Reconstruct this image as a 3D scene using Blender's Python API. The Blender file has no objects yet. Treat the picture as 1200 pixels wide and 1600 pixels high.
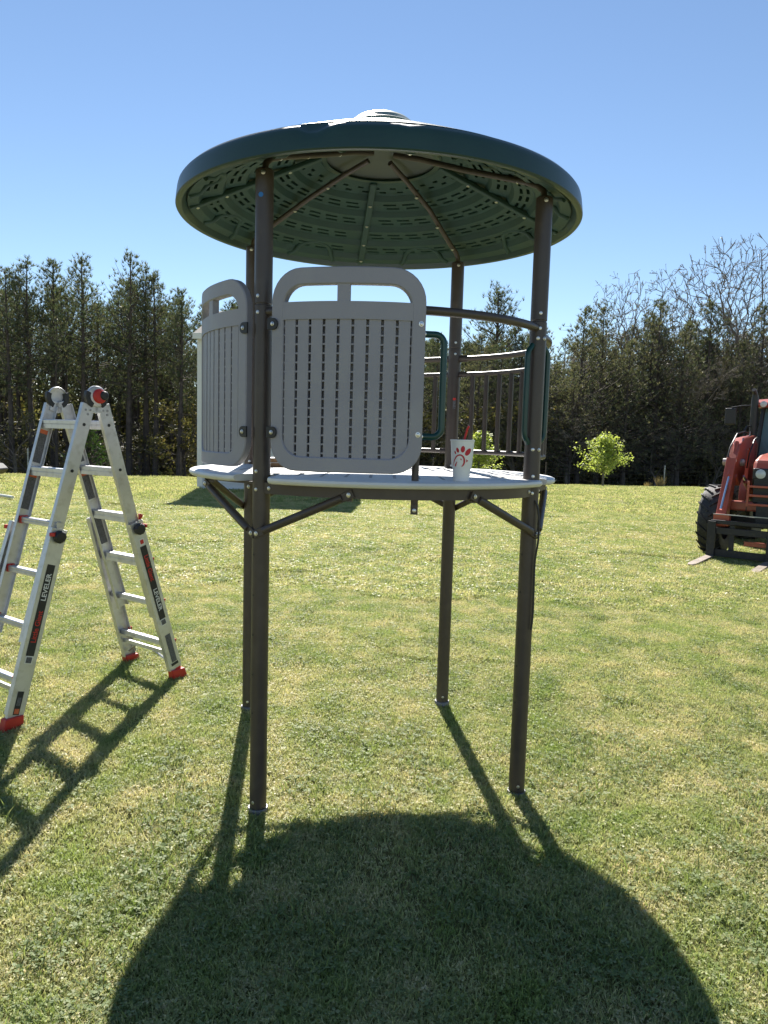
import bpy, bmesh, math, random
from math import sin, cos, pi, radians, sqrt, exp, atan2
from mathutils import Vector, Matrix
random.seed(7)
sc = bpy.context.scene
COL = sc.collection

# ------------------------------------------------------------ camera, sky, sun
cd = bpy.data.cameras.new('camera'); cam = bpy.data.objects.new('camera', cd); COL.objects.link(cam)
cd.sensor_fit = 'VERTICAL'; cd.sensor_height = 36.0; cd.lens = 1150/1600*36
cd.clip_start = 0.05; cd.clip_end = 2500
pit, rol = .1015, .0278
Fw = Vector((0, cos(pit), -sin(pit))); Up = Vector((0, sin(pit), cos(pit))); Rt = Vector((1, 0, 0))
Rr = cos(rol)*Rt + sin(rol)*Up; Ur = -sin(rol)*Rt + cos(rol)*Up
M = Matrix((Rr, Ur, -Fw)).transposed().to_4x4(); M.translation = Vector((0, 0, 1.62))
cam.matrix_world = M
sc.camera = cam

SUN_AZ, SUN_EL = -.120, radians(42.5)
world = bpy.data.worlds.new('World'); sc.world = world; world.use_nodes = True
wn = world.node_tree; wn.nodes.clear()
wo = wn.nodes.new('ShaderNodeOutputWorld'); bg = wn.nodes.new('ShaderNodeBackground')
sky = wn.nodes.new('ShaderNodeTexSky'); sky.sky_type = 'NISHITA'; sky.sun_disc = False
sky.sun_elevation = SUN_EL; sky.sun_rotation = SUN_AZ
sky.altitude = 150; sky.air_density = 1.0; sky.dust_density = 0.0; sky.ozone_density = 2.5
bg.inputs['Strength'].default_value = 0.058
wn.links.new(sky.outputs[0], bg.inputs[0]); wn.links.new(bg.outputs[0], wo.inputs[0])
sl = bpy.data.lights.new('sun', 'SUN'); so = bpy.data.objects.new('sun', sl); COL.objects.link(so)
sl.energy = 5.0; sl.angle = radians(.53); sl.color = (1, .95, .87)
S = Vector((cos(SUN_EL)*sin(SUN_AZ), cos(SUN_EL)*cos(SUN_AZ), sin(SUN_EL)))
so.rotation_euler = S.to_track_quat('Z', 'Y').to_euler()
sc.view_settings.view_transform = 'Standard'; sc.view_settings.look = 'None'
sc.view_settings.exposure = 1.28; sc.view_settings.gamma = 1.0; sc.view_settings.use_curve_mapping = False
sc.cycles.max_bounces = 6; sc.cycles.transparent_max_bounces = 8
sc.cycles.diffuse_bounces = 3; sc.cycles.glossy_bounces = 3; sc.cycles.transmission_bounces = 4

# ------------------------------------------------------------ materials
def new_mat(name):
    m = bpy.data.materials.new(name); m.use_nodes = True
    return m, m.node_tree, m.node_tree.nodes['Principled BSDF']
def mat(name, col, rough=.5, metal=0., var=.12, scale=8., bump=0., bscale=60., spec=.5, coat=0., dirt=None):
    m, t, b = new_mat(name); N = t.nodes; L = t.links
    tc = N.new('ShaderNodeTexCoord'); n = N.new('ShaderNodeTexNoise')
    n.inputs['Scale'].default_value = scale; n.inputs['Detail'].default_value = 6; n.inputs['Roughness'].default_value = .6
    L.new(tc.outputs['Object'], n.inputs['Vector'])
    r = N.new('ShaderNodeValToRGB')
    r.color_ramp.elements[0].position = .3; r.color_ramp.elements[1].position = .72
    r.color_ramp.elements[0].color = (*[c*(1-var) for c in col], 1)
    r.color_ramp.elements[1].color = (*[min(1, c*(1+var)) for c in col], 1)
    L.new(n.outputs[0], r.inputs[0])
    out = r.outputs[0]
    if dirt:
        n2 = N.new('ShaderNodeTexNoise'); n2.inputs['Scale'].default_value = scale*2.7; n2.inputs['Detail'].default_value = 8
        L.new(tc.outputs['Object'], n2.inputs['Vector'])
        r2 = N.new('ShaderNodeValToRGB'); r2.color_ramp.elements[0].position = .52; r2.color_ramp.elements[1].position = .7
        L.new(n2.outputs[0], r2.inputs[0])
        mx = N.new('ShaderNodeMixRGB'); mx.inputs[2].default_value = (*dirt, 1)
        mm = N.new('ShaderNodeMath'); mm.operation = 'MULTIPLY'; mm.inputs[1].default_value = .55
        L.new(r2.outputs[0], mm.inputs[0]); L.new(mm.outputs[0], mx.inputs[0]); L.new(out, mx.inputs[1]); out = mx.outputs[0]
    L.new(out, b.inputs['Base Color'])
    rr = N.new('ShaderNodeMapRange'); rr.inputs['To Min'].default_value = max(.02, rough-.07); rr.inputs['To Max'].default_value = min(1, rough+.09)
    L.new(n.outputs[0], rr.inputs['Value']); L.new(rr.outputs[0], b.inputs['Roughness'])
    b.inputs['Metallic'].default_value = metal
    b.inputs['Specular IOR Level'].default_value = spec
    if coat: b.inputs['Coat Weight'].default_value = coat; b.inputs['Coat Roughness'].default_value = .12
    if bump:
        nb = N.new('ShaderNodeTexNoise'); nb.inputs['Scale'].default_value = bscale; nb.inputs['Detail'].default_value = 4
        L.new(tc.outputs['Object'], nb.inputs['Vector'])
        bu = N.new('ShaderNodeBump'); bu.inputs['Strength'].default_value = bump; bu.inputs['Distance'].default_value = .01
        L.new(nb.outputs[0], bu.inputs['Height']); L.new(bu.outputs[0], b.inputs['Normal'])
    return m
def leaf_mat(name, c1, c2, c3, trans=.45, scale=.8, fine=25., rough=.5, tcol=None, mottle=False):
    """foliage: colour varies with position (patchy + leaf to leaf); thin-leaf translucency"""
    m, t, b = new_mat(name); N = t.nodes; L = t.links
    g = N.new('ShaderNodeNewGeometry')
    n = N.new('ShaderNodeTexNoise'); n.inputs['Scale'].default_value = scale; n.inputs['Detail'].default_value = 3
    L.new(g.outputs['Position'], n.inputs['Vector'])
    w = N.new('ShaderNodeTexNoise'); w.inputs['Scale'].default_value = fine; w.inputs['Detail'].default_value = 1
    L.new(g.outputs['Position'], w.inputs['Vector'])
    r1 = N.new('ShaderNodeValToRGB'); r1.color_ramp.elements[0].position = .36; r1.color_ramp.elements[1].position = .64
    r1.color_ramp.elements[0].color = (*c1, 1); r1.color_ramp.elements[1].color = (*c2, 1)
    L.new(n.outputs[0], r1.inputs[0])
    r2 = N.new('ShaderNodeValToRGB'); r2.color_ramp.elements[0].position = .52; r2.color_ramp.elements[1].position = .66
    r2.color_ramp.elements[0].color = (0, 0, 0, 1); r2.color_ramp.elements[1].color = (1, 1, 1, 1)
    L.new(w.outputs[0], r2.inputs[0])
    mx = N.new('ShaderNodeMixRGB'); mx.inputs[2].default_value = (*c3, 1)
    L.new(r2.outputs[0], mx.inputs[0]); L.new(r1.outputs[0], mx.inputs[1])
    if mottle:
        mo = N.new('ShaderNodeTexNoise'); mo.inputs['Scale'].default_value = 4.2; mo.inputs['Detail'].default_value = 5; mo.inputs['Roughness'].default_value = .7
        L.new(g.outputs['Position'], mo.inputs['Vector'])
        rm = N.new('ShaderNodeValToRGB'); rm.color_ramp.elements[0].position = .38; rm.color_ramp.elements[1].position = .62
        rm.color_ramp.elements[0].color = (.60, .76, .46, 1); rm.color_ramp.elements[1].color = (1.16, 1.10, 1.12, 1)
        L.new(mo.outputs[0], rm.inputs[0]); mq = N.new('ShaderNodeMixRGB'); mq.blend_type = 'MULTIPLY'; mq.inputs[0].default_value = 1
        L.new(mx.outputs[0], mq.inputs[1]); L.new(rm.outputs[0], mq.inputs[2]); mx = mq
    L.new(mx.outputs[0], b.inputs['Base Color']); b.inputs['Roughness'].default_value = rough
    b.inputs['Specular IOR Level'].default_value = .35
    tr = N.new('ShaderNodeBsdfTranslucent')
    tm = N.new('ShaderNodeMixRGB'); tm.blend_type = 'MULTIPLY'; tm.inputs[0].default_value = 1
    tm.inputs[2].default_value = (*(tcol or (1.0, 1.0, .55)), 1)
    L.new(mx.outputs[0], tm.inputs[1]); L.new(tm.outputs[0], tr.inputs[0])
    ms = N.new('ShaderNodeMixShader'); ms.inputs[0].default_value = trans
    L.new(b.outputs[0], ms.inputs[1]); L.new(tr.outputs[0], ms.inputs[2])
    L.new(ms.outputs[0], N['Material Output'].inputs[0])
    return m

MT = dict(
    post=mat('brown_powdercoat', (.058, .044, .038), .38, .0, .12, 5, .06, 300, dirt=(.085, .068, .055)),
    green=mat('green_plastic', (.012, .042, .038), .43, .0, .12, 6, .05, 120, coat=.15),
    green_in=mat('green_plastic_underside', (.022, .060, .052), .6, .0, .14, 5, .12, 90),
    capgrey=mat('cap_plastic', (.075, .09, .08), .5, 0, .1, 5),
    captop=mat('cap_top_sunlit_plastic', (.16, .22, .19), .40, 0, .08, 5),  # pale cap plastic, with the sun's glint put into a brighter colour
    handle=mat('green_powdercoat', (.006, .050, .046), .3, .0, .1, 10),
    grey=mat('grey_plastic', (.285, .277, .315), .52, .0, .07, 3, .16, 260, dirt=(.325, .318, .33)),
    deck=mat('pale_deck_plastic', (.66, .66, .65), .42, .0, .06, 5, .08, 200, dirt=(.60, .59, .56)),
    bolt=mat('zinc_bolt', (.62, .62, .62), .3, 1.0, .1, 40),
    sleeve=mat('steel_sleeve', (.16, .16, .17), .45, .6, .2, 30),
    dark=mat('black_plastic', (.018, .018, .021), .45, 0, .2, 20),
    alu=mat('aluminium', (.60, .60, .61), .42, .75, .1, 9, .05, 160, dirt=(.42, .41, .38)),
    red=mat('red_plastic', (.50, .022, .018), .4, 0, .1, 20),
    sred=mat('sticker_red', (.55, .03, .025), .5, 0, .05, 20),
    sblack=mat('sticker_black', (.02, .02, .022), .5, 0, .15, 60),
    swhite=mat('sticker_white', (.72, .72, .72), .5, 0, .06, 30),
    sorange=mat('sticker_orange', (.60, .13, .05), .5, 0, .1, 30),
    sgrey=mat('sticker_print', (.10, .10, .11), .55, 0, .5, 130),
    sblue=mat('sticker_blue', (.02, .16, .5), .5, 0, .1, 30),
    foam=mat('white_foam_cup', (.80, .80, .80), .5, 0, .03, 30, .04, 300),
    cupred=mat('cup_print_red', (.50, .012, .03), .5, 0, .05, 30),
    straw=mat('red_straw', (.62, .02, .03), .3, 0, .05, 30),
    card=mat('cardboard', (.34, .20, .10), .85, 0, .15, 30),
    siding=mat('white_siding', (.64, .64, .63), .6, 0, .05, 2, .1, 60),
    shingle=mat('roof_shingle', (.09, .085, .08), .9, 0, .3, 12, .3, 40),
    base=mat('concrete_base', (.22, .22, .20), .9, 0, .2, 6, .3, 30),
    trim=mat('white_trim', (.7, .7, .69), .5, 0, .05, 2),
    glass=mat('dark_window_glass', (.03, .04, .05), .08, 0, .1, 2),
    orange=mat('tractor_orange', (.38, .070, .038), .40, 0, .1, 5, .04, 60, coat=.3, dirt=(.30, .09, .05)),
    darkpaint=mat('dark_steel', (.020, .021, .025), .5, .2, .2, 10, .1, 60, dirt=(.06, .05, .045)),
    rubber=mat('tyre_rubber', (.022, .022, .023), .6, 0, .3, 12, .25, 50, dirt=(.10, .09, .075)),
    tine=mat('worn_tine_steel', (.25, .21, .18), .6, .35, .25, 9, dirt=(.22, .12, .07)),
    chrome=mat('cylinder_chrome', (.8, .8, .8), .12, 1, .02, 9),
    lens=mat('headlight_lens', (.55, .58, .60), .12, 0, .15, 12),
    bark=mat('pine_bark', (.080, .064, .056), .95, 0, .4, 3, .5, 14),
    twig=mat('bare_twig', (.18, .155, .135), .9, 0, .3, 2),
    litter=mat('wood_debris', (.30, .27, .22), .9, 0, .3, 9),
    pvc=mat('pale_pipe', (.66, .66, .60), .5, 0, .1, 9),
    steelpost=mat('fence_post_steel', (.40, .41, .40), .55, .5, .2, 14),
)
m_, t_, b_ = new_mat('cab_glass'); b_.inputs['Base Color'].default_value = (.11, .20, .21, 1); b_.inputs['Roughness'].default_value = .06
b_.inputs['Alpha'].default_value = .82; MT['cabglass'] = m_
MT['needle'] = leaf_mat('pine_needles', (.070, .098, .060), (.115, .138, .085), (.20, .195, .13), .38, .5, 5)
MT['needle2'] = leaf_mat('brushy_needles', (.078, .100, .065), (.14, .15, .10), (.25, .23, .17), .40, .4, 4)
MT['needle3'] = leaf_mat('sapling_needles', (.035, .085, .022), (.06, .12, .03), (.10, .15, .04), .3, 1, 6)
MT['spring'] = leaf_mat('spring_leaves', (.34, .43, .12), (.45, .53, .15), (.56, .60, .24), .55, 3, 14)
MT['olive'] = leaf_mat('olive_leaves', (.10, .115, .045), (.18, .17, .07), (.26, .21, .10), .45, .5, 5)
MT['bud'] = leaf_mat('tree_buds', (.13, .105, .06), (.17, .13, .07), (.20, .16, .08), .35, .8, 5)
MT['tan'] = leaf_mat('dry_tan_grass', (.30, .22, .12), (.36, .27, .15), (.45, .35, .2), .4, 3, 14)

# ------------------------------------------------------------ mesh helpers
class MB:
    def __init__(s): s.v = []; s.f = []; s.mi = []
    def add(s, vs, fs, mi=0):
        o = len(s.v); s.v += [tuple(v) for v in vs]; s.f += [tuple(i+o for i in f) for f in fs]; s.mi += [mi]*len(fs)
        return s
    def map(s, fn): s.v = [tuple(fn(*v)) for v in s.v]; return s
    def box(s, c, d, R=None, mi=0):
        c = Vector(c); vs = []
        for x in (-.5, .5):
            for y in (-.5, .5):
                for z in (-.5, .5):
                    p = Vector((x*d[0], y*d[1], z*d[2]))
                    if R is not None: p = R @ p
                    vs.append(c+p)
        return s.add(vs, [(0, 1, 3, 2), (4, 6, 7, 5), (0, 4, 5, 1), (2, 3, 7, 6), (0, 2, 6, 4), (1, 5, 7, 3)], mi)
    def bar(s, p0, p1, w, h, up=(0, 0, 1), mi=0):
        p0 = Vector(p0); p1 = Vector(p1); z = (p1-p0); L = z.length; z.normalize()
        x = z.cross(Vector(up))
        if x.length < 1e-4: x = z.cross(Vector((1, 0, 0)))
        x.normalize(); y = x.cross(z)
        return s.box((p0+p1)/2, (w, h, L), Matrix((x, y, z)).transposed(), mi)
    def tube(s, pts, r, n=10, closed=False, caps=True, mi=0):
        pts = [Vector(p) for p in pts]; m = len(pts)
        rs = r if isinstance(r, (list, tuple)) else [r]*m
        rings = []; prev = None
        for i, p in enumerate(pts):
            a = pts[(i-1) % m] if (i > 0 or closed) else p
            b = pts[(i+1) % m] if (i < m-1 or closed) else p
            t = (b-a).normalized()
            if prev is None:
                u = t.cross(Vector((0, 0, 1)))
                if u.length < 1e-3: u = t.cross(Vector((0, 1, 0)))
            else: u = prev - t*prev.dot(t)
            u.normalize(); prev = u; w = t.cross(u)
            rings.append([p + (u*cos(2*pi*k/n)+w*sin(2*pi*k/n))*rs[i] for k in range(n)])
        vs = [v for rg in rings for v in rg]; fs = []
        for i in range(m if closed else m-1):
            j = (i+1) % m
            for k in range(n): fs.append((i*n+k, i*n+(k+1) % n, j*n+(k+1) % n, j*n+k))
        if caps and not closed: fs += [tuple(range(n))[::-1], tuple((m-1)*n+k for k in range(n))]
        return s.add(vs, fs, mi)
    def lathe(s, c, prof, axis=(0, 0, 1), n=32, mi=0, cap=False):
        c = Vector(c); z = Vector(axis).normalized(); x = z.orthogonal().normalized(); y = z.cross(x)
        vs = []
        for (r, h) in prof:
            for k in range(n): a = 2*pi*k/n; vs.append(c+z*h+(x*cos(a)+y*sin(a))*max(r, 1e-4))
        fs = []
        for i in range(len(prof)-1):
            for k in range(n): fs.append((i*n+k, i*n+(k+1) % n, (i+1)*n+(k+1) % n, (i+1)*n+k))
        return s.add(vs, fs, mi)
    def prism(s, poly, h0, h1, fn=lambda x, y, z: (x, y, z), mi=0):
        n = len(poly); vs = [fn(x, y, h0) for x, y in poly]+[fn(x, y, h1) for x, y in poly]
        fs = [tuple(range(n))[::-1], tuple(range(n, 2*n))]+[(i, (i+1) % n, n+(i+1) % n, n+i) for i in range(n)]
        return s.add(vs, fs, mi)
    def mesh(s, name, mats, smooth=None):
        me = bpy.data.meshes.new(name); me.from_pydata(s.v, [], s.f)
        for m in (mats if isinstance(mats, (list, tuple)) else [mats]): me.materials.append(m)
        if len(me.materials) > 1: me.polygons.foreach_set('material_index', s.mi)
        me.validate(); me.update()
        bm = bmesh.new(); bm.from_mesh(me); bmesh.ops.recalc_face_normals(bm, faces=bm.faces) if len(bm.faces) < 20000 else None
        bm.to_mesh(me); bm.free()
        if smooth is not None:
            me.shade_smooth()
            try: me.set_sharp_from_angle(angle=radians(smooth))
            except Exception: pass
        return me
def obj(name, mb, mats, parent=None, smooth=None, bevel=0, local=False, loc=None):
    """one mesh object; vertices are given in world space and shifted to the root unless local"""
    if not local and parent is not None:
        r = parent
        while r.parent: r = r.parent
        o0 = r['o'] if 'o' in r else r.location; ox, oy, oz = o0[0], o0[1], o0[2]
        mb.v = [(x-ox, y-oy, z-oz) for x, y, z in mb.v]
    me = mb.mesh(name, mats, smooth)
    o = bpy.data.objects.new(name, me); COL.objects.link(o)
    if parent is not None: o.parent = parent
    if loc is not None: o.location = loc
    if bevel:
        b = o.modifiers.new('bevel', 'BEVEL'); b.width = bevel; b.segments = 2; b.limit_method = 'ANGLE'; b.angle_limit = radians(40)
        b.harden_normals = False
    return o
def empty(name, loc, label, cat, group=None, rz=0):
    o = bpy.data.objects.new(name, None); COL.objects.link(o); o.location = loc; o.rotation_euler = (0, 0, rz)
    o.empty_display_size = .1
    return tag(o, label, cat, group)
def tag(o, label, cat, group=None):
    o['label'] = label; o['category'] = cat
    if group: o['group'] = group
    return o
def top_obj(name, mb, mats, loc, label, cat, group=None, **k):
    """top-level single mesh with its origin at loc"""
    mb.v = [(x-loc[0], y-loc[1], z-loc[2]) for x, y, z in mb.v]
    o = obj(name, mb, mats, None, **k); o.location = loc
    return tag(o, label, cat, group)
def copy_tree(o, parent=None):
    c = o.copy(); COL.objects.link(c)
    if parent is not None: c.parent = parent
    for ch in o.children: copy_tree(ch, c)
    return c
def text_mesh(name, s, size, material, extrude=0):
    cu = bpy.data.curves.new('t', 'FONT'); cu.body = s; cu.size = size; cu.align_x = 'CENTER'; cu.align_y = 'CENTER'
    cu.offset = size*.018; cu.resolution_u = 3; cu.extrude = extrude
    t = bpy.data.objects.new('t', cu); COL.objects.link(t)
    dg = bpy.context.evaluated_depsgraph_get(); me = bpy.data.meshes.new_from_object(t.evaluated_get(dg))
    me.name = name; COL.objects.unlink(t); bpy.data.objects.remove(t)
    me.materials.clear(); me.materials.append(material)
    return me

# ------------------------------------------------------------ ground
def brow(x): return 24.3+.3*x
def gz(x, y):
    near = .03*min(y, 5.) + (0 if y < 5 else .015*(1-exp(-(y-5))))
    t = max(0, y-(brow(x)-4)); dip = .0062*t*t/(1+.045*t)
    if dip > 2.6: dip = 2.6 + (1-exp(-(dip-2.6)*.3))*1.0
    return near-.009*max(-14, min(14, x))-dip
def bumps(x, y):
    return .008*sin(x*2.1+sin(y*1.3)*1.5)+.007*sin(y*2.7+1.2*sin(x*1.1)) if y < 40 else 0
def lin(a, b, st):
    n = int(round((b-a)/st)); return [a+(b-a)*i/n for i in range(n)]
xs = lin(-400, -60, 30)+lin(-60, -20, 3)+lin(-20, -6, .6)+lin(-6, 6, .2)+lin(6, 20, .6)+lin(20, 60, 3)+lin(60, 401, 30)
ys = lin(-60, -4, 4)+lin(-4, 0, .5)+lin(0, 10, .2)+lin(10, 44, .6)+lin(44, 80, 4)+lin(80, 901, 40)
g = MB(); g.add([(x, y, gz(x, y)+bumps(x, y)) for y in ys for x in xs],
      [(j*len(xs)+i, j*len(xs)+i+1, (j+1)*len(xs)+i+1, (j+1)*len(xs)+i) for j in range(len(ys)-1) for i in range(len(xs)-1)])
gm, gt, gb = new_mat('lawn_soil')
N = gt.nodes; L = gt.links; geo = N.new('ShaderNodeNewGeometry')
def noise(scale, det=6, rough=.6):
    n = N.new('ShaderNodeTexNoise'); n.inputs['Scale'].default_value = scale; n.inputs['Detail'].default_value = det
    n.inputs['Roughness'].default_value = rough; L.new(geo.outputs['Position'], n.inputs['Vector']); return n
def ramp(src, *st):
    r = N.new('ShaderNodeValToRGB'); e = r.color_ramp.elements
    while len(e) < len(st): e.new(.5)
    for k, (p, c) in enumerate(st): e[k].position = p; e[k].color = (*c, 1)
    L.new(src, r.inputs[0]); return r
a = ramp(noise(9, 8, .75).outputs[0], (.3, (.07, .085, .03)), (.5, (.16, .18, .06)), (.62, (.26, .24, .11)), (.75, (.32, .27, .16)))
b2 = ramp(noise(.55, 4).outputs[0], (.42, (0, 0, 0)), (.62, (1, 1, 1)))
a2 = ramp(noise(14, 8, .8).outputs[0], (.3, (.08, .075, .03)), (.5, (.19, .17, .075)), (.7, (.30, .25, .14)))
mx = N.new('ShaderNodeMixRGB'); L.new(b2.outputs[0], mx.inputs[0]); L.new(a.outputs[0], mx.inputs[1]); L.new(a2.outputs[0], mx.inputs[2])
# leaf litter under the wood (beyond the brow of the lawn)
sp = N.new('ShaderNodeSeparateXYZ'); L.new(geo.outputs['Position'], sp.inputs[0])
m1 = N.new('ShaderNodeMath'); m1.operation = 'MULTIPLY_ADD'; m1.inputs[1].default_value = -.3; L.new(sp.outputs[0], m1.inputs[0]); L.new(sp.outputs[1], m1.inputs[2])
m2 = N.new('ShaderNodeMapRange'); m2.inputs['From Min'].default_value = 33; m2.inputs['From Max'].default_value = 37; L.new(m1.outputs[0], m2.inputs['Value'])
lt = ramp(noise(4, 6).outputs[0], (.35, (.06, .042, .028)), (.65, (.17, .12, .075)))
mx2 = N.new('ShaderNodeMixRGB'); L.new(m2.outputs[0], mx2.inputs[0]); L.new(mx.outputs[0], mx2.inputs[1]); L.new(lt.outputs[0], mx2.inputs[2])
L.new(mx2.outputs[0], gb.inputs['Base Color']); gb.inputs['Roughness'].default_value = .95; gb.inputs['Specular IOR Level'].default_value = .15
bu = N.new('ShaderNodeBump'); bu.inputs['Strength'].default_value = .9; bu.inputs['Distance'].default_value = .02
L.new(noise(45, 5, .8).outputs[0], bu.inputs['Height']); L.new(bu.outputs[0], gb.inputs['Normal'])
go = obj('ground', g, gm, smooth=60); go['kind'] = 'structure'

# ------------------------------------------------------------ lawn grass (geometry-node instances of small turf patches)
MT['grass'] = leaf_mat('lawn_grass', (.36, .40, .18), (.51, .50, .27), (.69, .62, .41), .50, .9, 90, .48, (1.0, .98, .74), True)
def turf_patch(size, n, h, w, rnd, clover=0):
    vs = []; fs = []
    for _ in range(n):
        rd = sqrt(rnd.random())*.80*size; ta = rnd.uniform(0, 2*pi); x = rd*cos(ta); y = rd*sin(ta)
        a = rnd.uniform(0, 2*pi); t = rnd.uniform(.25, 1.35); l = h*rnd.uniform(.5, 1.3)
        dx, dy = cos(a), sin(a); b = rnd.uniform(0, 2*pi); ww = w*rnd.uniform(.6, 1.3)
        px, py = cos(b)*ww/2, sin(b)*ww/2
        mxx, mz = l*.5*sin(t*.6), l*.5*cos(t*.6); ex, ez = mxx+l*.5*sin(t*1.25), mz+l*.5*cos(t*1.25)
        z0 = rnd.uniform(-.004, .006); o = len(vs)
        vs += [(x-px, y-py, z0), (x+px, y+py, z0), (x+dx*mxx+px*.8, y+dy*mxx+py*.8, z0+mz), (x+dx*mxx-px*.8, y+dy*mxx-py*.8, z0+mz), (x+dx*ex, y+dy*ex, z0+max(ez, .002))]
        fs += [(o, o+1, o+2, o+3), (o+3, o+2, o+4)]
    for _ in range(clover):
        rd = sqrt(rnd.random())*.80*size; ta = rnd.uniform(0, 2*pi); x = rd*cos(ta); y = rd*sin(ta); z = h*rnd.uniform(.15, .65); a0 = rnd.uniform(0, 6.3); r = w*rnd.uniform(1.6, 2.9)
        for k in range(3):
            a = a0+k*2.09; ca, sa = cos(a), sin(a); o = len(vs); tz = rnd.uniform(-.4, .4)*r
            vs += [(x, y, z), (x+ca*r*.7-sa*r*.5, y+sa*r*.7+ca*r*.5, z+tz), (x+ca*r*1.25, y+sa*r*1.25, z+tz*.6), (x+ca*r*.7+sa*r*.5, y+sa*r*.7-ca*r*.5, z-tz*.4)]
            fs += [(o, o+1, o+2, o+3)]
    return vs, fs
def scatter_turf(name, patches, pts, label=None):
    """base mesh: the patch variants plus one loose vertex per instance; a node group instances the patches on the vertices"""
    vs = []; fs = []; kind = []; scl = []; rot = []
    for k, (pv, pf) in enumerate(patches):
        o = len(vs); vs += pv; fs += [tuple(i+o for i in f) for f in pf]; kind += [k+1]*len(pv); scl += [1.]*len(pv); rot += [(0., 0., 0.)]*len(pv)
    for (x, y, z, s_, r_) in pts:
        vs.append((x, y, z))
        kind.append(0); scl.append(s_); e_ = .2
        nn = Vector((-(gz(x+e_, y)+bumps(x+e_, y)-gz(x-e_, y)-bumps(x-e_, y))/(2*e_), -(gz(x, y+e_)+bumps(x, y+e_)-gz(x, y-e_)-bumps(x, y-e_))/(2*e_), 1)).normalized()
        rot.append(tuple((Vector((0, 0, 1)).rotation_difference(nn).to_matrix() @ Matrix.Rotation(r_, 3, 'Z')).to_euler('XYZ')))
    me = bpy.data.meshes.new(name); me.from_pydata(vs, [], fs); me.materials.append(MT['grass'])
    at = me.attributes.new('part_kind', 'INT', 'POINT'); at.data.foreach_set('value', kind)
    at = me.attributes.new('inst_scale', 'FLOAT', 'POINT'); at.data.foreach_set('value', scl)
    at = me.attributes.new('inst_rot', 'FLOAT_VECTOR', 'POINT'); at.data.foreach_set('vector', [c for v in rot for c in v])
    o = bpy.data.objects.new(name, me); COL.objects.link(o); o['kind'] = 'stuff'
    ng = bpy.data.node_groups.new('turf_scatter', 'GeometryNodeTree')
    ng.interface.new_socket('Geometry', in_out='INPUT', socket_type='NodeSocketGeometry')
    ng.interface.new_socket('Geometry', in_out='OUTPUT', socket_type='NodeSocketGeometry')
    N = ng.nodes; L = ng.links; gi = N.new('NodeGroupInput'); gout = N.new('NodeGroupOutput')
    ka = N.new('GeometryNodeInputNamedAttribute'); ka.data_type = 'INT'; ka.inputs['Name'].default_value = 'part_kind'
    def sep(v):
        c = N.new('FunctionNodeCompare'); c.data_type = 'INT'; c.operation = 'EQUAL'
        ii = [s for s in c.inputs if s.enabled and s.type == 'INT']; L.new(ka.outputs['Attribute'], ii[0]); ii[1].default_value = v
        s = N.new('GeometryNodeSeparateGeometry'); s.domain = 'POINT'
        L.new(gi.outputs[0], s.inputs['Geometry']); L.new(c.outputs[0], s.inputs['Selection']); return s.outputs['Selection']
    pt = sep(0); gi2 = N.new('GeometryNodeGeometryToInstance')
    for k in range(len(patches)): L.new(sep(k+1), gi2.inputs[0])
    iop = N.new('GeometryNodeInstanceOnPoints'); L.new(pt, iop.inputs['Points']); L.new(gi2.outputs[0], iop.inputs['Instance'])
    iop.inputs['Pick Instance'].default_value = True
    sa = N.new('GeometryNodeInputNamedAttribute'); sa.data_type = 'FLOAT'; sa.inputs['Name'].default_value = 'inst_scale'
    ra = N.new('GeometryNodeInputNamedAttribute'); ra.data_type = 'FLOAT_VECTOR'; ra.inputs['Name'].default_value = 'inst_rot'
    cs = N.new('ShaderNodeCombineXYZ'); cs.inputs[0].default_value = 1; cs.inputs[1].default_value = 1; L.new(sa.outputs['Attribute'], cs.inputs[2])
    L.new(ra.outputs['Attribute'], iop.inputs['Rotation']); L.new(cs.outputs[0], iop.inputs['Scale'])
    L.new(iop.outputs[0], gout.inputs[0])
    md = o.modifiers.new('scatter', 'NODES'); md.node_group = ng
    return o
rnd = random.Random(3)
def grid_pts(x0f, x1f, y0, y1, st, seed, keep=1.0):
    r = random.Random(seed); out = []; y = y0
    while y < y1:
        x = x0f(y)
        while x < x1f(y):
            if r.random() < keep:
                px = x+r.uniform(-.22, .22)*st; py = y+r.uniform(-.22, .22)*st
                sc_ = .92+.26*r.random()
                out.append((px, py, gz(px, py)+bumps(px, py), max(.7, sc_), r.uniform(0, 2*pi)))
            x += st
        y += st
    return out
scatter_turf('grass', [turf_patch(.5, 8200, .026, .0034, rnd, 900) for _ in range(4)],
    grid_pts(lambda y: -.62*y-1.0, lambda y: .62*y+1.0, .6, 7, .5, 1))
scatter_turf('grass', [turf_patch(1.0, 7000, .036, .0085, rnd, 700) for _ in range(3)],
    grid_pts(lambda y: -.62*y-1, lambda y: .62*y+1, 7.25, 16, 1.0, 2))
scatter_turf('grass', [turf_patch(2.0, 8000, .050, .020, rnd, 0) for _ in range(3)],
    grid_pts(lambda y: -.68*y-2, lambda y: .68*y+2, 16.5, 37, 2.0, 4))
# scattered taller weed tufts
rw = random.Random(12); pts = []
for _ in range(1100):
    y = 1.3+14*rw.random()**1.3; x = rw.uniform(-.6, .6)*y
    pts.append((x, y, gz(x, y)+bumps(x, y), rw.uniform(.35, 1.0), rw.uniform(0, 6)))
MTg = MT['grass']; MT['grass'] = leaf_mat('weed_tufts', (.17, .235, .09), (.23, .285, .12), (.33, .35, .18), .45, .9, 40, .6)
scatter_turf('weeds', [turf_patch(.13, 90, .06, .005, rnd, 16) for _ in range(3)], pts)
MT['grass'] = MTg
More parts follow.
